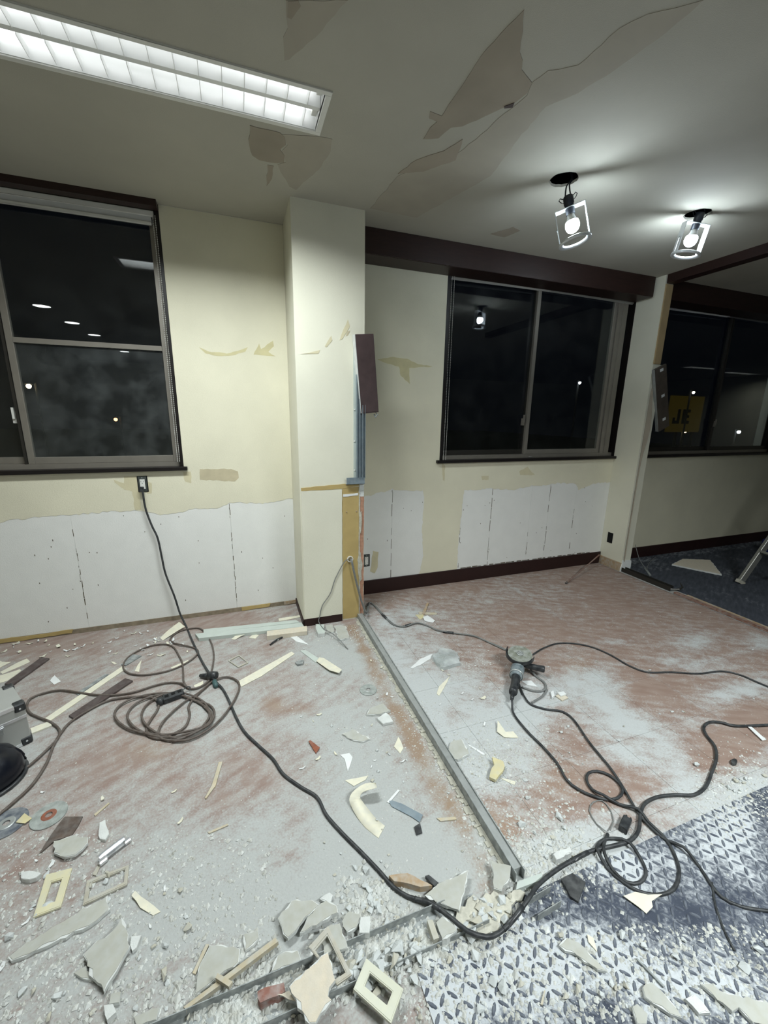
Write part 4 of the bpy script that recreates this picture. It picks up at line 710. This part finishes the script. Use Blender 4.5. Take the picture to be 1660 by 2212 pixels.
ST('rust_piece', 'small rust-brown broken piece in the middle of the floor', ((667, 1603.6), (671, 1602), (691, 1617), (683, 1628), (676, 1618)), 'rust', .004, tilt=(.1, .1), cat='scrap')
PA('white Y-shaped scrap above the cream curl', ((735, 1631), (755, 1627), (762, 1636), (758, 1650), (752, 1667), (748, 1652), (745, 1640)), 'scrapwht'); PA('cream triangular scrap above the big curl', ((745.6, 1686), (796, 1675.5), (790, 1685), (764.6, 1698.5)), th=.002)
# big curled strip
t = thing('wallpaper_curl', 'big cream wallpaper strip curling up at one end', 'paper scrap', fl(770, 1740)+(.001,)); o_ = Vector(fl(770, 1740)+(0,))
Lp = ((818, 1811, 0), (790, 1789, .0), (772, 1766, .002), (757, 1738, .010), (756, 1722, .02), (768, 1706, .034), (790, 1693, .040), (812, 1692, .036)); Rp = ((832, 1785, 0), (812, 1768, .0), (797, 1750, .002), (782, 1730, .012), (778, 1722, .026), (784, 1712, .044), (800, 1706, .054), (815, 1702, .052))
bm = bmesh.new(); a = spline([Vector(fl(u, v, z)+(z,))-o_ for u, v, z in Lp], .03); b = spline([Vector(fl(u, v, z)+(z,))-o_ for u, v, z in Rp], .03); nn = 30
ra = [a[int(k*(len(a)-1)/nn)] for k in range(nn+1)]; rb = [b[int(k*(len(b)-1)/nn)] for k in range(nn+1)]
rows = []; pv = Vector((0, 0, 1))
for k, (x, y) in enumerate(zip(ra, rb)):
    tg = (ra[min(k+1, nn)]+rb[min(k+1, nn)]) - (ra[max(k-1, 0)]+rb[max(k-1, 0)]); nv = tg.cross(x-y).normalized()*.0016; nv = nv if nv.dot(pv) > 0 else -nv; pv = nv; up_ = Vector((0, 0, .0012))
    rows.append([bm.verts.new(p) for p in (x+up_, y+up_, y+up_+nv, x+up_+nv)])
for A_, B_ in zip(rows, rows[1:]):
    for k in range(4): bm.faces.new((A_[k], A_[(k+1) % 4], B_[(k+1) % 4], B_[k]))
bm.faces.new(rows[0]); bm.faces.new(rows[-1][::-1]); obj('paper', bm, 'scrap', t, True)
ST('wood_splinter', 'pale forked wood splinter left of the black cord', ((473, 1647), (481, 1646), (466, 1698), (445, 1726), (443, 1724), (458, 1697)), 'wood', .005)
# right floor
t = slab_('plastic_wrap', 'crumpled clear plastic wrap on the dust right of the track', 'plastic wrap', ((935.5, 1418), (952, 1402), (975, 1404), (990, 1412.6), (995, 1434), (972, 1440), (952, 1442.5)), .02, 'clearpl', None, 0, (0, 0), .008, .02)
PA('long white torn scrap left of the plastic wrap', ((887, 1442.5), (908, 1423.5), (935.5, 1412.6), (930, 1423.5), (910, 1436), (892, 1444)), 'scrapwht'); PA('leaf-shaped cream scrap on the dust right of the track', ((972, 1461.5), (949, 1483), (943.7, 1499), (949, 1503.5), (962.6, 1480.4))); PA('white boot-shaped scrap left of the grinder cord', ((1075, 1561.7), (1092.8, 1583.4), (1109, 1582), (1121, 1594), (1090, 1594), (1074, 1583.4)), tilt=(.0, .12)); PA('cream leaf scrap just left of the track', ((861, 1591.6), (872, 1616), (865, 1628), (851.5, 1613)))
BD('grey board piece in the white rubble right of the track', ((973.5, 1605), (998, 1598), (1014, 1629.5), (990, 1643), (973.5, 1640), (968, 1627)), 'face'); PA('narrow white strip beside the grey board piece', ((1009, 1608), (1017, 1610.5), (1049, 1629.5), (1044, 1631)), 'scrapwht')
slab_('foam_scrap', 'ragged yellow scrap on the white rubble', 'foam scrap', ((1063, 1640), (1087, 1648.5), (1087, 1667.5), (1071, 1686.5), (1057.5, 1681), (1068, 1656.6)), .012, 'scrapyel', None, .004, (0, .1), .006, .02); PA('cream wedge scrap at the end of the yellow scrap', ((1082, 1681), (1114.5, 1689), (1112, 1696)))
ST('wood_splinter', 'thin cream splinter near the wall base right of the column', ((905, 1322), (944, 1324), (944, 1328), (906, 1327)), 'wood', .006); ST('wood_splinter', 'tan splinter crossing the cream one near the wall', ((912, 1326), (923, 1302), (927, 1303), (918, 1328)), 'woodtan', .008); PA('yellowish scrap among the splinters near the wall', ((897.6, 1328.6), (914, 1326), (918, 1334), (908, 1339)), 'scrapyel'); PA('white crumpled scrap beside the splinters near the wall', ((914, 1336), (924, 1334), (940, 1342), (936, 1345), (918, 1342)), 'scrapwht', tilt=(.1, .2))
ST('tile_piece', 'cream tile chip right of the grinder, largest of three', ((1201, 1504), (1212, 1497), (1228, 1507.5), (1215, 1514)), 'facecream', .007, cat='tile chip'); ST('tile_piece', 'white tile chip above the largest one', ((1205, 1497), (1218, 1494), (1224, 1500), (1212, 1504)), 'scrapwht', .006, .008, cat='tile chip'); ST('tile_piece', 'small white tile chip left of the other two', ((1190, 1496), (1196, 1493), (1199, 1504), (1193, 1508)), 'scrapwht', .012, cat='tile chip')
PA('white scrap under the grinder side loop', ((1128, 1472), (1148, 1470), (1162, 1484), (1140, 1480)), 'scrapwht'); PA('narrow white scrap lying over the right cord', ((1611, 1565), (1622, 1568), (1656, 1598), (1648, 1600)), 'scrapwht', .006)
# left foreground
slab_('floor_tile_piece', 'stained dark brown tile piece at the left', 'tile', ((140, 1765), (179, 1764.5), (154.5, 1806), (119, 1816), (84, 1846), (108, 1808)), .005, 'tile', None, 0, (0, 0), .003, .03); BD('white slab lying on the stained brown tile', ((116.6, 1819), (157, 1806), (173.5, 1811), (190, 1810), (190, 1822), (163, 1848), (141, 1853), (116.6, 1844)), 'face', .007); BD('narrow white chip above the chrome piece', ((215.5, 1778.6), (228, 1772), (236, 1803), (228, 1816.6), (215.5, 1814)), 'core')
q = fl(245, 1838); aa = Vector(fl(217, 1858)); bb = Vector(fl(272, 1815)); dd = bb-aa; t = thing('chrome_bracket', 'shiny chrome bracket piece in the left foreground', 'metal bracket', (aa.x, aa.y, .001), math.atan2(dd.y, dd.x)); Lb = dd.length
obj('channel', B((0, Lb, -.010, .010, 0, .002), (0, Lb, -.010, -.0085, .002, .012), (0, Lb, .0085, .010, .002, .012)), 'chrome', t); obj('bar', tube(bmesh.new(), [(0, -.016, .006), (Lb, -.016, .006)], .005, 10), 'chrome', t, True); obj('end_block', B((-.012, .014, -.026, -.008, 0, .016), bevel=.003), 'chrome', t); obj('end_block', B((Lb-.012, Lb+.010, -.022, -.006, 0, .014), bevel=.003), 'chrome', t)
def plate(label, outer, inner, m, th=.006, z0=.0, groove=False):
    q = fl(sum(p[0] for p in outer)/4, sum(p[1] for p in outer)/4, z0); t = thing('switch_plate', label, 'switch plate', (q[0], q[1], z0+.001)); f_ = lambda L: [(fl(u, v, z0+th)[0]-q[0], fl(u, v, z0+th)[1]-q[1]) for u, v in L]; O_, I_ = f_(outer), f_(inner)
    obj('frame', sheet([O_, I_], lambda x, y, h: (x, y, h), th), m, t); mid = lambda s: [(a[0]*(1-s)+b[0]*s, a[1]*(1-s)+b[1]*s) for a, b in zip(O_, I_)]
    obj('raised_rim', sheet([mid(.12 if not groove else .25), mid(.88 if not groove else .75)], lambda x, y, h: (x, y, th+h), .0012), m, t); return t
plate('yellowed switch plate frame in the left foreground', ((156, 1875), (131.5, 1959), (72, 1982), (100, 1890)), ((134, 1899), (119, 1948), (95, 1953.5), (111, 1906)), 'cream')
plate('grey thin-rimmed switch plate right of the yellowed one', ((279, 1868), (275, 1911), (179, 1956), (188, 1903)), ((270, 1878), (268, 1906), (190, 1942), (197, 1908)), 'greyframe', groove=True)
plate('ivory switch plate in the front rubble beside the cream board', ((791.5, 2070.5), (872, 2137), (845, 2211), (764, 2137)), ((799.6, 2102), (848, 2143), (836.5, 2172), (788, 2131)), 'ivory', .008, .030)
BD('small white lump left of the yellowed plate', ((46, 1887), (65, 1884), (89.5, 1890), (78.6, 1899), (46, 1900.6)), 'core', th=.014); BD('long tapering grey board piece below the plates', ((233, 1936), (238.5, 1965.6), (195, 2001), (24.4, 2078), (18, 2071), (40.7, 2052)), 'face', th=.010); PA('curved cream scrap right of the long board piece', ((293, 1929), (347, 1970), (331, 1978), (303.6, 1963), (284.6, 1938.5)), 'scrap', tilt=(0, .1))
BD('large pointed slab with a tan centre in the left foreground', ((264, 1988.7), (279, 2025), (282, 2049.7), (260, 2087.6), (225, 2144.6), (200.6, 2114.7), (180, 2066), (195, 2052), (244, 2017)), 'face', .006, (.05, .05), .011); BD('white wedge at the right of the pointed slab', ((284, 2025), (306, 2022.6), (295.5, 2049.7), (286, 2057.8)), 'core'); BD('brownish triangle under the pointed slab', ((160, 2104), (187, 2087.6), (200.6, 2117.5), (176, 2114.7)), 'face', th=.007)
BD('rounded grey piece below the pointed slab', ((240, 2150), (262, 2144), (258, 2168), (236, 2172)), 'face'); BD('broken white wedge near the bottom edge', ((225, 2175), (245, 2172), (252, 2190), (232, 2208)), 'core', th=.014); BD('flat beige piece at the bottom edge left of the lath', ((290, 2200), (345, 2180), (338, 2205), (296, 2222)), 'face')
ST('wood_splinter', 'thin pale splinter left of the pointed slab of boards', ((445, 2040), (452, 2041), (423, 2105), (416, 2103)), 'wood', .004); ST('wood_splinter', 'thin wood splinter on the grey dust, middle left', ((449, 1798), (492, 1780), (494, 1783), (452, 1801)), 'wood', .003); ST('wood_splinter', 'faint straight splinter above the chrome piece', ((203, 1760), (235, 1734), (237, 1736), (206, 1763)), 'wood', .003); ST('wood_splinter', 'short grey splinter near the grey plate', ((200, 1890), (217, 1858), (222, 1860), (208, 1892)), 'greyframe', .004)
# front rubble boards
BD('large cracked grey board at the front track', ((600.6, 1987), (630, 1949), (674, 1946.7), (690, 1958), (660, 1985), (640, 2015), (622, 2031), (609, 2006)), 'face', .008, (0, -.05), .012); BD('right half of the cracked grey board', ((692, 1956), (706, 1949), (728, 1960), (731, 1974), (695.5, 1993), (648, 2018), (664, 1985)), 'face', .008, (0, .04), .012); BD('rounded white shard behind the cracked board', ((690, 1944), (712, 1930), (720, 1936), (714, 1953)), 'core', .004)
BD('square grey board piece right of the cracked board', ((739, 1993), (755, 1971), (779.5, 1982), (771, 2006), (750, 2017)), 'face', .006, (.05, 0), .012); BD('bright white block right of the square grey piece', ((779.5, 1985), (801, 1983), (798.5, 2020), (777, 2020)), 'core', .006, (0, 0), .02); BD('grey board behind the standing frame', ((690, 2010), (735, 1996), (752, 2050), (700, 2062)), 'face', .016)
BD('small grey board shard left of the lath', ((527, 2020), (557, 2012), (560, 2028), (530, 2055)), 'face'); BD('broad grey board shard under the pale lath', ((454, 2044), (519, 2052), (516.6, 2079.5), (468, 2115), (422, 2150), (432.5, 2085)), 'face'); BD('trapezoid grey board above the front rail', ((587, 2101), (600.6, 2066), (644, 2055), (652, 2079.5)), 'face', .004)
ST('wood_lath', 'long pale wood lath pointing to the bottom edge', ((595, 2028), (602, 2036), (489.5, 2121), (403, 2184), (397, 2178), (489.5, 2108)), 'wood', .014, .010); ST('wood_block', 'short wood block laid across the pale lath', ((470.5, 2104), (503, 2123), (495, 2134), (466, 2115)), 'wood', .012, .025)
o = plate('cream frame standing tilted behind the foreground board', ((710, 2004), (760.5, 2104), (728, 2124), (668, 2044)), ((708, 2024), (747, 2099), (724, 2112), (682, 2052)), 'greyframe', .006, .03, True); o.rotation_euler = (math.radians(8), math.radians(-6), 0)
BD('clean cream-faced board at the bottom edge', ((709, 2063), (725, 2123), (712, 2139), (709, 2158), (717, 2166), (693, 2193), (682, 2214), (668, 2214), (625, 2134), (671, 2093)), 'facecream', .042, (.06, .02), .011); BD('small cream triangle beside the clean cream board', ((598, 2151), (625, 2142), (640, 2166)), 'facecream', .02)
slab_('red_block', 'red-brown block piece in the front rubble', 'brick piece', ((557, 2147), (614, 2128), (617, 2147), (563, 2172), (557, 2161)), .030, 'brick', None, 0, (0, 0), .003, .02)
slab_('wood_chunk', 'tan splintered wood chunk under the black cord', 'wood piece', ((840.7, 1895), (881, 1890), (925, 1911), (934, 1917), (908, 1919.6), (851.5, 1907)), .022, 'woodtan', None, 0, (0, 0), .002, .02)
ST('metal_clip', 'black clip piece between wood chunk and triangular board', ((919, 1894), (927, 1892), (949, 1910), (940, 1917), (930, 1908)), 'black', .012, .006, cat='metal scrap'); BD('triangular grey board right of the wood chunk', ((918, 1936), (956, 1909), (1012, 1885), (1004.6, 1928.7), (992.5, 1969.6), (951.6, 1953)), 'face', .01, (.03, .04), .011); BD('tall grey board piece leaning at the end of the long track', ((1060, 1863.6), (1075, 1872), (1103, 1880.5), (1101, 1904.6), (1084, 1928.7), (1067, 1921), (1065, 1885)), 'face', .012, (.2, .0), .009)
BD('beige square lump inside the front track', ((942, 1998.5), (956, 1984), (980.5, 2001), (988, 2015.4), (956, 2034.7)), 'face', .004, (0, 0), .028); ST('wood_block', 'pale stick standing between the rails of the front track', ((922.6, 1991), (934.7, 1991), (949, 2030), (937, 2034.7)), 'stonebe', .024, .003); ST('metal_clip', 'light metal block at the end of the long track', ((1118, 1907), (1171, 1888), (1173, 1902), (1115, 1924)), 'palegreen', .014, cat='metal scrap'); BD('white block beside the black cord near the mat', ((1195, 1849), (1231, 1832), (1236, 1844), (1202, 1861)), 'core', th=.02)
slab_('plastic_flap', 'torn black plastic flap at the mat corner', 'plastic scrap', ((1212, 1904.6), (1236, 1893), (1265, 1912), (1258, 1928), (1250, 1950), (1232, 1938)), .010, 'black', None, .004, (.1, .1), .003, .02); slab_('plaster_mass', 'lumpy cream plaster mass under the black cord', 'plaster', ((985, 1985), (1010, 1945), (1060, 1935), (1110, 1925), (1135, 1930), (1100, 1985), (1060, 2015), (1015, 2012)), .012, 'residue', None, 0, (0, 0), .012, .016); PL.pop()
q = fl(876, 1750); t = slab_('metal_strap', 'blue-grey metal strap bent on the dusty floor', 'metal strap', ((840.7, 1731), (848, 1730), (870, 1738), (914, 1762), (907, 1777), (889.5, 1765), (846, 1742)), .002, 'steelb', None, .001, (.05, .03), 0, .02); ST('metal_clip', 'small black square piece below the blue-grey strap', ((895, 1787), (908, 1778.6), (912.5, 1799), (900, 1804)), 'black', .005, cat='metal scrap'); ST('wood_splinter', 'short cream splinter left of the track near its end', ((943.7, 1768), (984, 1765), (987, 1770.5), (952, 1774.5)), 'wood', .004); ST('wood_splinter', 'white splinter touching the blue-grey strap', ((836, 1733), (860, 1706), (864, 1708), (841, 1735)), 'scrapwht', .003)
# on the mat
MZ = .0065
PA('torn cream scrap on the mat below the coiled cord', ((1347, 1938), (1372, 1930), (1400, 1936), (1430, 1935.5), (1408, 1949), (1410.6, 1960.5), (1397, 1974), (1380, 1960.5)), 'scrap', MZ, (.05, .1)); BD('long grey board shard on the white mat', ((1225, 2027), (1250, 2038), (1291, 2079.6), (1311, 2100), (1291, 2096), (1208, 2043.6)), 'face', MZ, th=.008); PA('cream sliver beside the long grey mat shard', ((1269, 2018.6), (1283, 2027), (1291, 2057), (1272, 2035)), 'scrap', MZ)
BD('beige board piece near the bottom right', ((1388, 2135), (1408, 2124), (1430, 2143), (1474, 2201.5), (1449, 2193), (1394, 2157)), 'face', MZ); BD('small board piece at the bottom edge left of the beige one', ((1366, 2176.6), (1377, 2171), (1399.5, 2193), (1397, 2214), (1377, 2214)), 'face', MZ); BD('wide board in the bottom right corner', ((1513, 2128), (1532.5, 2126.7), (1555, 2143), (1675, 2175), (1675, 2222), (1627, 2212), (1596, 2179), (1582, 2187.7)), 'face', MZ, (.03, .02)); BD('pale dusty piece between the bottom right boards', ((1480, 2160), (1500, 2150), (1535, 2190), (1510, 2192)), 'core', MZ)
ST('metal_rod', 'thin metal rod on the mat right of the long shard', ((1374, 2071), (1377, 2070), (1437, 2131), (1434, 2133)), 'steeldk', .004, MZ, cat='rod'); ST('wood_splinter', 'thin splinters on the dusty mat near the bottom', ((1168, 2170), (1176, 2140), (1179, 2141), (1173, 2172)), 'wood', .004, MZ)
ST('dark_nut', 'dark round stone on the red-brown floor at the right', tuple((1586.5+7*math.cos(a), 1646+6*math.sin(a)) for a in [k*math.pi/4 for k in range(8)]), 'black', .012, cat='stone')
# leaning stick, far room things
a, b = Vector(fl(1224, 1261)+(.006,)), Vector((3.395, -.02, .09)); t = thing('leaning_stick', 'thin brown stick leaning into the corner of the partition stub', 'stick', (a.x, a.y, 0)); obj('rod', tube(bmesh.new(), [Vector((0, 0, .006)), b-Vector((a.x, a.y, 0))], .007, 8), 'woodred', t); obj('dark_tip', tube(bmesh.new(), [Vector((-.008, -.003, .006)), Vector((.012, .005, .010))], .009, 8), 'black', t)
BD('large beige plasterboard lying on the dark far-room floor', ((1452, 1220), (1475, 1208), (1535, 1210), (1560, 1242)), 'facecream', 0, (0, 0), .012)
tl_ = fl(1598, 1260); t = thing('step_ladder', 'aluminium stepladder leg at the right edge of the far room', 'ladder', (tl_[0], tl_[1], 0), math.radians(-10)); mm = Matrix.Rotation(math.radians(28), 4, 'Y')
obj('ladder_rail', B((-.03, .03, -.014, .014, .02, 2.0), mtx=mm, bevel=.003), 'lath', t); obj('ladder_foot', B((-.036, .036, -.018, .018, .0, .03), mtx=mm), 'greyframe', t); obj('ladder_rail', B((-.03, .03, -.434, -.406, .02, 2.0), mtx=mm, bevel=.003), 'lath', t); obj('ladder_foot', B((-.036, .036, -.438, -.402, .0, .03), mtx=mm), 'greyframe', t)
for k in range(5): z = .32+.33*k; obj('ladder_step', B((-.035, .035, -.408, -.012, z, z+.02), mtx=mm), 'lath', t)
q = fl(1668, 1200); t = thing('toolbox', 'dark blue box beside the stepladder foot at the right edge', 'box', (q[0]+.12, q[1]+.02, 0)); M['blue'] = mat('blue_plastic', (24, 34, 96), .4, .1, 10); obj('box_body', B((-.12, .12, -.1, .1, 0, .16), bevel=.01), 'blue', t); obj('box_handle', B((-.05, .05, -.01, .01, .16, .19), bevel=.005), 'black', t)
cord('thin_wire', 'thin grey wire curling on the far-room floor by the partition stub', spline([(3.56, -.262, .26), (3.60, -.30, .12), (3.68, -.33, .015), (3.78, -.26, .006), (3.95, -.16, .006), (4.10, -.10, .02)], .02), .003, 'cordgry', 'wire', 6); ST('metal_rod', 'thin dark rod on the far-room floor', ((1392, 1227), (1396, 1227), (1408, 1243), (1404, 1244)), 'steeldk', .006, cat='rod')

# ------------------------------------------------------------------ rubble
def chunk_mesh(name, m, seed, flat=.6):
    r = random.Random(seed); bm = bmesh.new()
    for k in range(11):
        v = Vector((r.gauss(0, 1), r.gauss(0, 1), r.gauss(0, 1))).normalized(); bm.verts.new((v.x*r.uniform(.7, 1.1), v.y*r.uniform(.6, .9), v.z*flat*r.uniform(.8, 1.1)))
    h = bmesh.ops.convex_hull(bm, input=bm.verts[:]); bmesh.ops.delete(bm, geom=list({g for g in h['geom_interior'] if isinstance(g, bmesh.types.BMVert)}), context='VERTS')
    mz = min(v.co.z for v in bm.verts); bmesh.ops.translate(bm, verts=bm.verts, vec=(0, 0, -mz)); me = bpy.data.meshes.new(name); bmesh.ops.recalc_face_normals(bm, faces=bm.faces[:]); bm.to_mesh(me); bm.free(); me.materials.append(M[m]); return me
CH = [chunk_mesh('plaster_chunk', 'stone', s) for s in range(7)] + [chunk_mesh('plaster_chunk', 'stonebe', 20+s) for s in range(4)]
def free(x, y, r=.0): return all((x-c[0])**2+(y-c[1])**2 > (R_*.72+r)**2 for c, R_ in PL)
def pick(u0, u1, v0, v1): return random.uniform(u0, u1), random.uniform(v0, v1)
def chunks(n, area, smin, smax, label, group, z=0., zj=0.):
    k = 0; tries = 0
    while k < n and tries < n*30:
        tries += 1; u, v = area(); x, y = fl(u, v)
        s = smin + (smax-smin)*random.random()**2.2
        if not free(x, y, s) or (abs(x-.759) < .018+s and y > -2.2): continue
        o = bpy.data.objects.new('plaster_chunk', random.choice(CH)); o.location = (x, y, z+random.random()*zj); o.rotation_euler = (0, 0, random.random()*6.28); o.scale = (s*random.uniform(.8, 1.3), s, s*random.uniform(.7, 1.1)); C.objects.link(o); tag(o, label, 'rubble', group); k += 1
def along(p, q, wd):
    def f():
        t = random.random(); return p[0]+(q[0]-p[0])*t + random.gauss(0, wd), p[1]+(q[1]-p[1])*t + random.gauss(0, wd)
    return f
chunks(70, along((560, 2165), (1040, 2005), 16), .008, .024, 'plaster chunk in the rubble filling the front steel track', 'chunks in the front track', .002, .014)
chunks(26, lambda: (random.gauss(1055, 38), random.gauss(1968, 20)), .006, .017, 'plaster chunk on the lumpy mass under the black cord', 'chunks on the plaster mass', .008, .004)
chunks(35, along((430, 2205), (860, 2110), 26), .007, .020, 'plaster chunk in the heap along the bottom edge below the front track', 'chunks below the front track', .002, .006)
chunks(30, lambda: (random.gauss(800, 32), random.gauss(1975, 32)), .006, .018, 'plaster chunk heaped right of the cracked board', 'chunks right of the cracked board')
chunks(45, lambda: pick(880, 1660, 2015, 2212), .006, .018, 'white plaster chunk scattered on the dusty checker mat', 'chunks on the mat', .006)
chunks(30, lambda: (random.gauss(1170, 50), random.gauss(1840, 45)), .006, .016, 'white plaster chunk on the dust beside the end of the long track', 'chunks by the track end')
chunks(30, lambda: (random.gauss(1080, 60), random.gauss(1640, 40)), .005, .012, 'white crumb on the rubble patch right of the track', 'crumbs right of the track')
chunks(30, lambda: pick(20, 420, 1880, 2205), .006, .016, 'plaster chunk in the left foreground dust', 'chunks in the left foreground')
chunks(25, lambda: (random.gauss(1600, 50), random.gauss(1710, 40)), .006, .016, 'white plaster chunk at the right edge above the mat', 'chunks at the right edge')
chunks(30, lambda: pick(1180, 1650, 1300, 1700), .005, .010, 'small pale crumb on the bare red-brown floor', 'crumbs on the red-brown floor')
chunks(24, lambda: pick(700, 880, 1450, 1900), .005, .011, 'small white crumb on the dust left of the track', 'crumbs left of the track')
# uncountable fine crumbs
V = []; F = []
base = [(0, 0, 1), (1, 0, .3), (0, 1, .35), (-1, 0, .3), (0, -1, .3), (0, 0, -.1)]; bf = [(0, 1, 2), (0, 2, 3), (0, 3, 4), (0, 4, 1)]
def crumbs(n, area, s0, s1, z=0.):
    for _ in range(n):
        u, v = area(); x, y = fl(u, v)
        if y > -.005 or x > 3.38 or x < -1.8: continue
        if CX0-.01 < x < CX1+.01 and y > CY-.012: continue
        zz = z if y > -2.235 or x < .36 else .004
        s = s0 + (s1-s0)*random.random()**3; a = random.random()*6.28; ca, sa = math.cos(a), math.sin(a); k = len(V); sx, sy, sz = s*random.uniform(.6, 1.2), s*random.uniform(.6, 1.2), s*random.uniform(.5, 1)
        for bx_, by_, bz_ in base[:5]: px, py = bx_*sx, by_*sy; V.append((x+px*ca-py*sa, y+px*sa+py*ca, zz+max(0, (bz_ if bz_ == 1 else random.uniform(-.1, .4))*sz)))
        F.extend(tuple(i+k for i in f) for f in bf)
crumbs(2600, lambda: (random.gauss(1080, 70), random.gauss(1630, 50)), .0015, .006); crumbs(2200, lambda: (random.gauss(1180, 70), random.gauss(1840, 50)), .0015, .009); crumbs(4200, along((420, 2200), (1100, 1990), 34), .002, .013); crumbs(3400, lambda: pick(860, 1660, 2000, 2212), .0015, .008); crumbs(1500, lambda: (random.gauss(1590, 60), random.gauss(1720, 50)), .0015, .007); crumbs(2600, lambda: pick(0, 600, 1800, 2212), .0018, .009)
crumbs(2200, lambda: (random.gauss(880, 90), random.gauss(1560, 160)), .0012, .005); crumbs(1800, lambda: (random.gauss(760, 120), random.gauss(1480, 100)), .0012, .004); crumbs(1300, lambda: pick(0, 800, 1350, 1900), .0012, .004); crumbs(900, lambda: pick(1000, 1660, 1280, 1800), .0012, .004); crumbs(900, lambda: (random.gauss(800, 45), random.gauss(1960, 40)), .002, .012); crumbs(700, lambda: (random.gauss(720, 50), random.gauss(1370, 14)), .002, .007); crumbs(900, along((790, 1350), (1100, 1900), 12), .0015, .006); crumbs(500, lambda: (random.gauss(1000, 50), random.gauss(1440, 20)), .0015, .006)
me = bpy.data.meshes.new('rubble_crumbs'); me.from_pydata(V, [], F); me.materials.append(mat('mixed_crumbs', (212, 215, 212), .9, .2, 30, col2=(178, 178, 170))); o = bpy.data.objects.new('rubble_crumbs', me); C.objects.link(o); tag(o, 'fine white plaster crumbs and dust grains strewn over the floor', 'rubble'); o['kind'] = 'stuff'
# small paper shreds along the wall and floor
def shreds(n, area, label, group, l0=.012, l1=.035):
    for _ in range(n):
        u, v = area(); x, y = fl(u, v)
        if y > -.03 or not free(x, y, .01): continue
        L = random.uniform(l0, l1); W = L*random.uniform(.2, .5); a = random.random()*6.28
        pts = [(-L, -W*random.uniform(.3, 1)), (0, -W), (L, -W*random.uniform(.1, .8)), (L*.8, W*random.uniform(.2, 1)), (-L*.2, W), (-L*.9, W*random.uniform(.2, 1))]
        o = obj('paper_shred', sheet([pts], lambda px, py, h: (px, py, h + .15*px*px/L*3), .0012), random.choice(('scrap', 'scrapwht'))); o.location = (x, y, .0012); o.rotation_euler = (0, 0, a); tag(o, label, 'paper scrap', group)
shreds(64, lambda: pick(0, 440, 1362, 1420), 'small paper shred along the left wall base', 'shreds by the left wall', .008, .022); shreds(14, lambda: pick(430, 640, 1345, 1400), 'small paper shred around the pale boards', 'shreds around the boards'); shreds(22, lambda: pick(640, 850, 1400, 1700), 'small paper shred on the dusty floor left of the track', 'shreds left of the track', .006, .018); shreds(16, lambda: pick(860, 1060, 1400, 1700), 'small paper shred right of the track', 'shreds right of the track', .006, .018); shreds(14, lambda: pick(0, 400, 1700, 2150), 'small paper shred in the left foreground', 'shreds in the left foreground', .005, .015)

# ------------------------------------------------------------------ outside at night
gnd = struct(obj('street_ground', B((-30, 40, .21, 60, -1.0, -.9)), mat('asphalt', (30, 31, 34), .9, .1, 4)), 'dark street outside the windows', 'ground')
def street_lamp(label, u, v, y, col, s, r):
    p = hit(u, v, 1, y); t = thing('street_lamp', label, 'street lamp', (p.x, p.y, -.9)); zz = p.z+.9
    obj('pole', tube(bmesh.new(), [(.12, .2, 0), (.12, .2, zz+.12)], .04, 8), 'black', t); obj('arm', tube(bmesh.new(), [(.12, .2, zz+.1), (0, 0, zz+.12)], .025, 6), 'black', t)
    obj('lamp_cap', solid_lathe([(r*.4, r*1.5), (r*1.5, r*1.0), (r*1.6, r*.8)], 12, Matrix.Translation((0, 0, zz))), 'black', t); obj('lamp_globe', solid_lathe([(r*.5, r*.8), (r, r*.2), (r*.8, -r*.6), (r*.3, -r)], 12, Matrix.Translation((0, 0, zz))), emit('street_lamp_glow', col, s), t, True)
street_lamp('warm lamp outside the left window', 62, 834, 14, (1, .75, .45), 14, .075); street_lamp('orange glow low outside the left window', 250, 906, 16, (1, .5, .2), 4, .07); street_lamp('white lamp outside the middle window', 1253, 827, 10, (.9, .95, 1), 20, .048); street_lamp('warm lamp low outside the far window', 1481, 931, 10, (1, .72, .4), 14, .075); street_lamp('white lamp low outside the far window', 1597, 933, 10, (.85, .92, 1), 16, .075); street_lamp('small warm lamp above the yellow sign', 1499, 848, 9, (1, .9, .7), 8, .05)
c = hit(1490, 895, 1, 9.6); t = thing('sign_board', 'dim yellow signboard with dark letters outside the far window', 'sign', (c.x, c.y, c.z-.75)); M['signy'] = emit('sign_glow', (.55, .38, .05), .025)
obj('panel', B((-1.3, .75, -.02, .02, 0, 1.5)), M['signy'], t); obj('sign_post', B((-.6, -.5, .02, .1, -(c.z+.15), 0), (.4, .5, .02, .1, -(c.z+.15), 0)), 'black', t)
obj('letter', B((-.75, -.6, -.04, -.02, .35, .95), (-1.0, -.6, -.04, -.02, .35, .48), (-1.0, -.88, -.04, -.02, .35, .6)), 'hole', t); obj('letter', B((-.45, -.30, -.04, -.02, .35, .95), (-.45, 0, -.04, -.02, .82, .95), (-.45, -.05, -.04, -.02, .6, .72), (-.45, 0, -.04, -.02, .35, .48)), 'hole', t)
